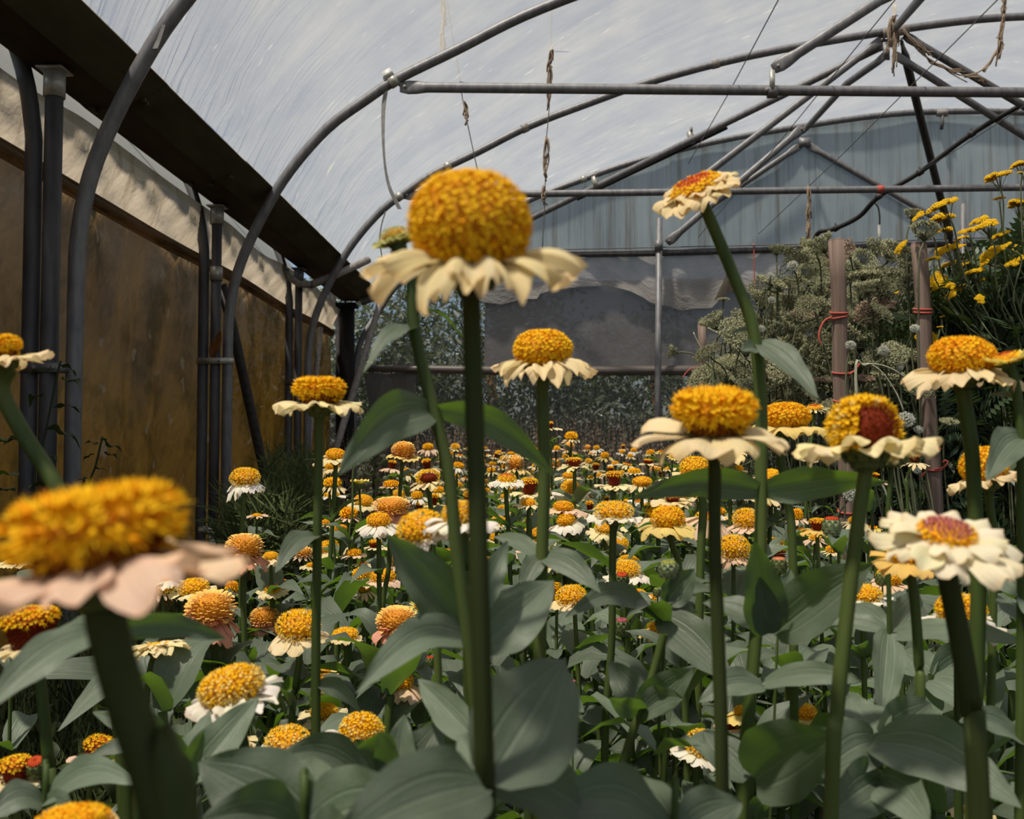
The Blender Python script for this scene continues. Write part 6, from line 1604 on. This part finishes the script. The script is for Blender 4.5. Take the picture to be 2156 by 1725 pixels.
# pale bare stalks arching out of the stand
for k, (pts, Y, lab) in enumerate((([(1903, 868), (1888, 830), (1862, 790), (1838, 770), (1818, 768), (1800, 800)], 3.05, 'pale arching stalk leading to the pale green ball umbel'), ([(1908, 796), (1880, 778), (1850, 768), (1820, 770), (1803, 800)], 3.0, 'pale arching stalk curving towards the shaggy umbel'),
                                  ([(1490, 690), (1530, 715), (1570, 760), (1600, 830), (1640, 930)], 3.7, 'pale stalk slanting through the loose carrot heads by the thin stake'), ([(1460, 700), (1475, 730), (1520, 790), (1560, 860)], 3.8, 'thin bare stalk crossing the thin stake'),
                                  ([(1850, 1010), (1866, 1040), (1882, 1100), (1888, 1140)], 2.2, 'pale curved stalk in the dark beside the maroon-hollowed zinnia'))):
    q = PP(pts, Y)
    q += [Vector((q[-1].x + .03, q[-1].y, q[-1].z * .5)), Vector((q[-1].x + .05, q[-1].y, -.02))]
    b = MB(); tube(b, spline(q, 5), .0024, 5)
    tag(b.build('bare_stalk', PALEST), lab, 'stalk', 'bare stalks')
# weeds on the gutter side
def vine(label, pts, Y, lf, name='nettle', cat='weed', L=.09):
    q = PP(pts, Y); q.append(Vector((q[-1].x, q[-1].y, -.02)))
    t = thing(name, label, cat, (q[-1].x, q[-1].y, 0), 'weeds on the wall')
    b = MB(); tube(b, spline(q, 5), .004, 6, 0, False); b.build('stem', WEED, t)
    for px, py, az, l in lf:
        o = obj('leaf', WLEAF[(px + py) % 3], t, P(px, py, Y) - t.location); o.rotation_euler = (U(-.3, .3), U(.0, .5), math.radians(az)); o.scale = (l, l, l)
WLEAF = []
for i in range(3):
    me = leaf_mesh(90 + i, .42, .3, .2, 5, 8, .12); me.materials.clear(); me.materials.append(WEED); WLEAF.append(me)
vine('dark nettle climbing in front of the nearest post bundle', [(128, 760), (118, 800), (108, 850), (98, 900), (85, 960), (70, 1040)], 3.2,
     [(132, 800, -20, .10), (100, 905, 5, .13), (48, 930, 175, .15), (122, 770, 60, .08), (40, 1000, 200, .10), (112, 860, 40, .09), (90, 830, 150, .09), (70, 920, 190, .10), (105, 780, 200, .08), (60, 1030, 30, .12), (84, 960, -20, .09), (30, 1035, 170, .09)])
vine('thin dark weed against the brown sheet beside the nearest bundle', [(216, 920), (210, 945), (200, 985), (185, 1020), (172, 1060)], 3.4,
     [(222, 938, 0, .08), (212, 925, 80, .05), (206, 936, 180, .06), (220, 955, -10, .07), (198, 958, 170, .05), (188, 1010, 200, .05), (196, 990, 10, .05)])
def wreg(g):
    y = 1.1 + 6.4 * g.random() ** 1.3; x = -1.62 + 1.12 * g.random()
    return x, y
grass('weeds', 'dark weedy grass between the brown sheet and the flower bed', 5200, wreg, .46, GREENG, .0035, .8, 51, .15)
foliage('weed_leaves', 'dark low weed leaves along the foot of the side wall', 1500, lambda g: (*wreg(g), .05 + .42 * g.random()), .06, WEED, 52)
threads('feathery_plant', 'tall dark feathery plant growing in front of the third post bundle', 1900, lambda g: P(g.uniform(560, 690), 965 + 190 * g.random() ** .7, g.uniform(4.6, 5.6)), .16, GREENG, 53, .002, 2.2)
threads('feathery_plant', 'dark thready weeds at the foot of the second post bundle', 1500, lambda g: P(g.uniform(480, 620), g.uniform(1080, 1200), g.uniform(3.4, 4.6)), .18, GREENG, 54, .003, 1.4)
def stalk(label, pts, Y, n):
    q = PP(pts, Y); q.append(Vector((q[-1].x, q[-1].y, -.02)))
    t = thing('dark_weed', label, 'weed', (q[-1].x, q[-1].y, 0), 'dark weeds before the end wall')
    b = MB(); tube(b, spline(q, 5), .005, 5, 0, False); b.build('stem', WEED, t)
    for k in range(n):
        p = q[0].lerp(q[-2], k / n); o = obj('leaf', WLEAF[k % 3], t, p - t.location); o.rotation_euler = (0, U(-.4, .3), k * 2.4); o.scale = (.10 + .08 * k / n, .05, .1)
stalk('dark upright weed with narrow leaves before the thin netting', [(786, 945), (788, 1000), (786, 1060)], 4.6, 14)
stalk('second dark weed beside the gold-notched zinnia', [(856, 1010), (848, 1045), (840, 1080)], 3.6, 8)
t = thing('dead_leaf', 'curled brown dead leaf caught in the second post bundle', 'leaf', tuple(P(460, 730, 5.72)))
hand_leaf(t, (446, 752), (466, 696), 24, 5.715, 5.70, 80).data.materials[0] = DEADL
t = thing('white_pipe', 'small white plastic pipe end at the foot of the second post bundle', 'pipe', tuple(P(432, 1118, 5.2)))
b = MB(); tube(b, [P(420, 1118, 5.2), P(438, 1114, 5.2), P(446, 1126, 5.2), P(446, 1300, 5.2)], .02, 10); b.build('pipe', WHITEP, t)
seen = {}
for o in COL.objects:
    if o.get('label') and not o.get('group'):
        seen.setdefault(o['label'], []).append(o.name)
print('dup', [(k, v) for k, v in seen.items() if len(v) > 1][:20])
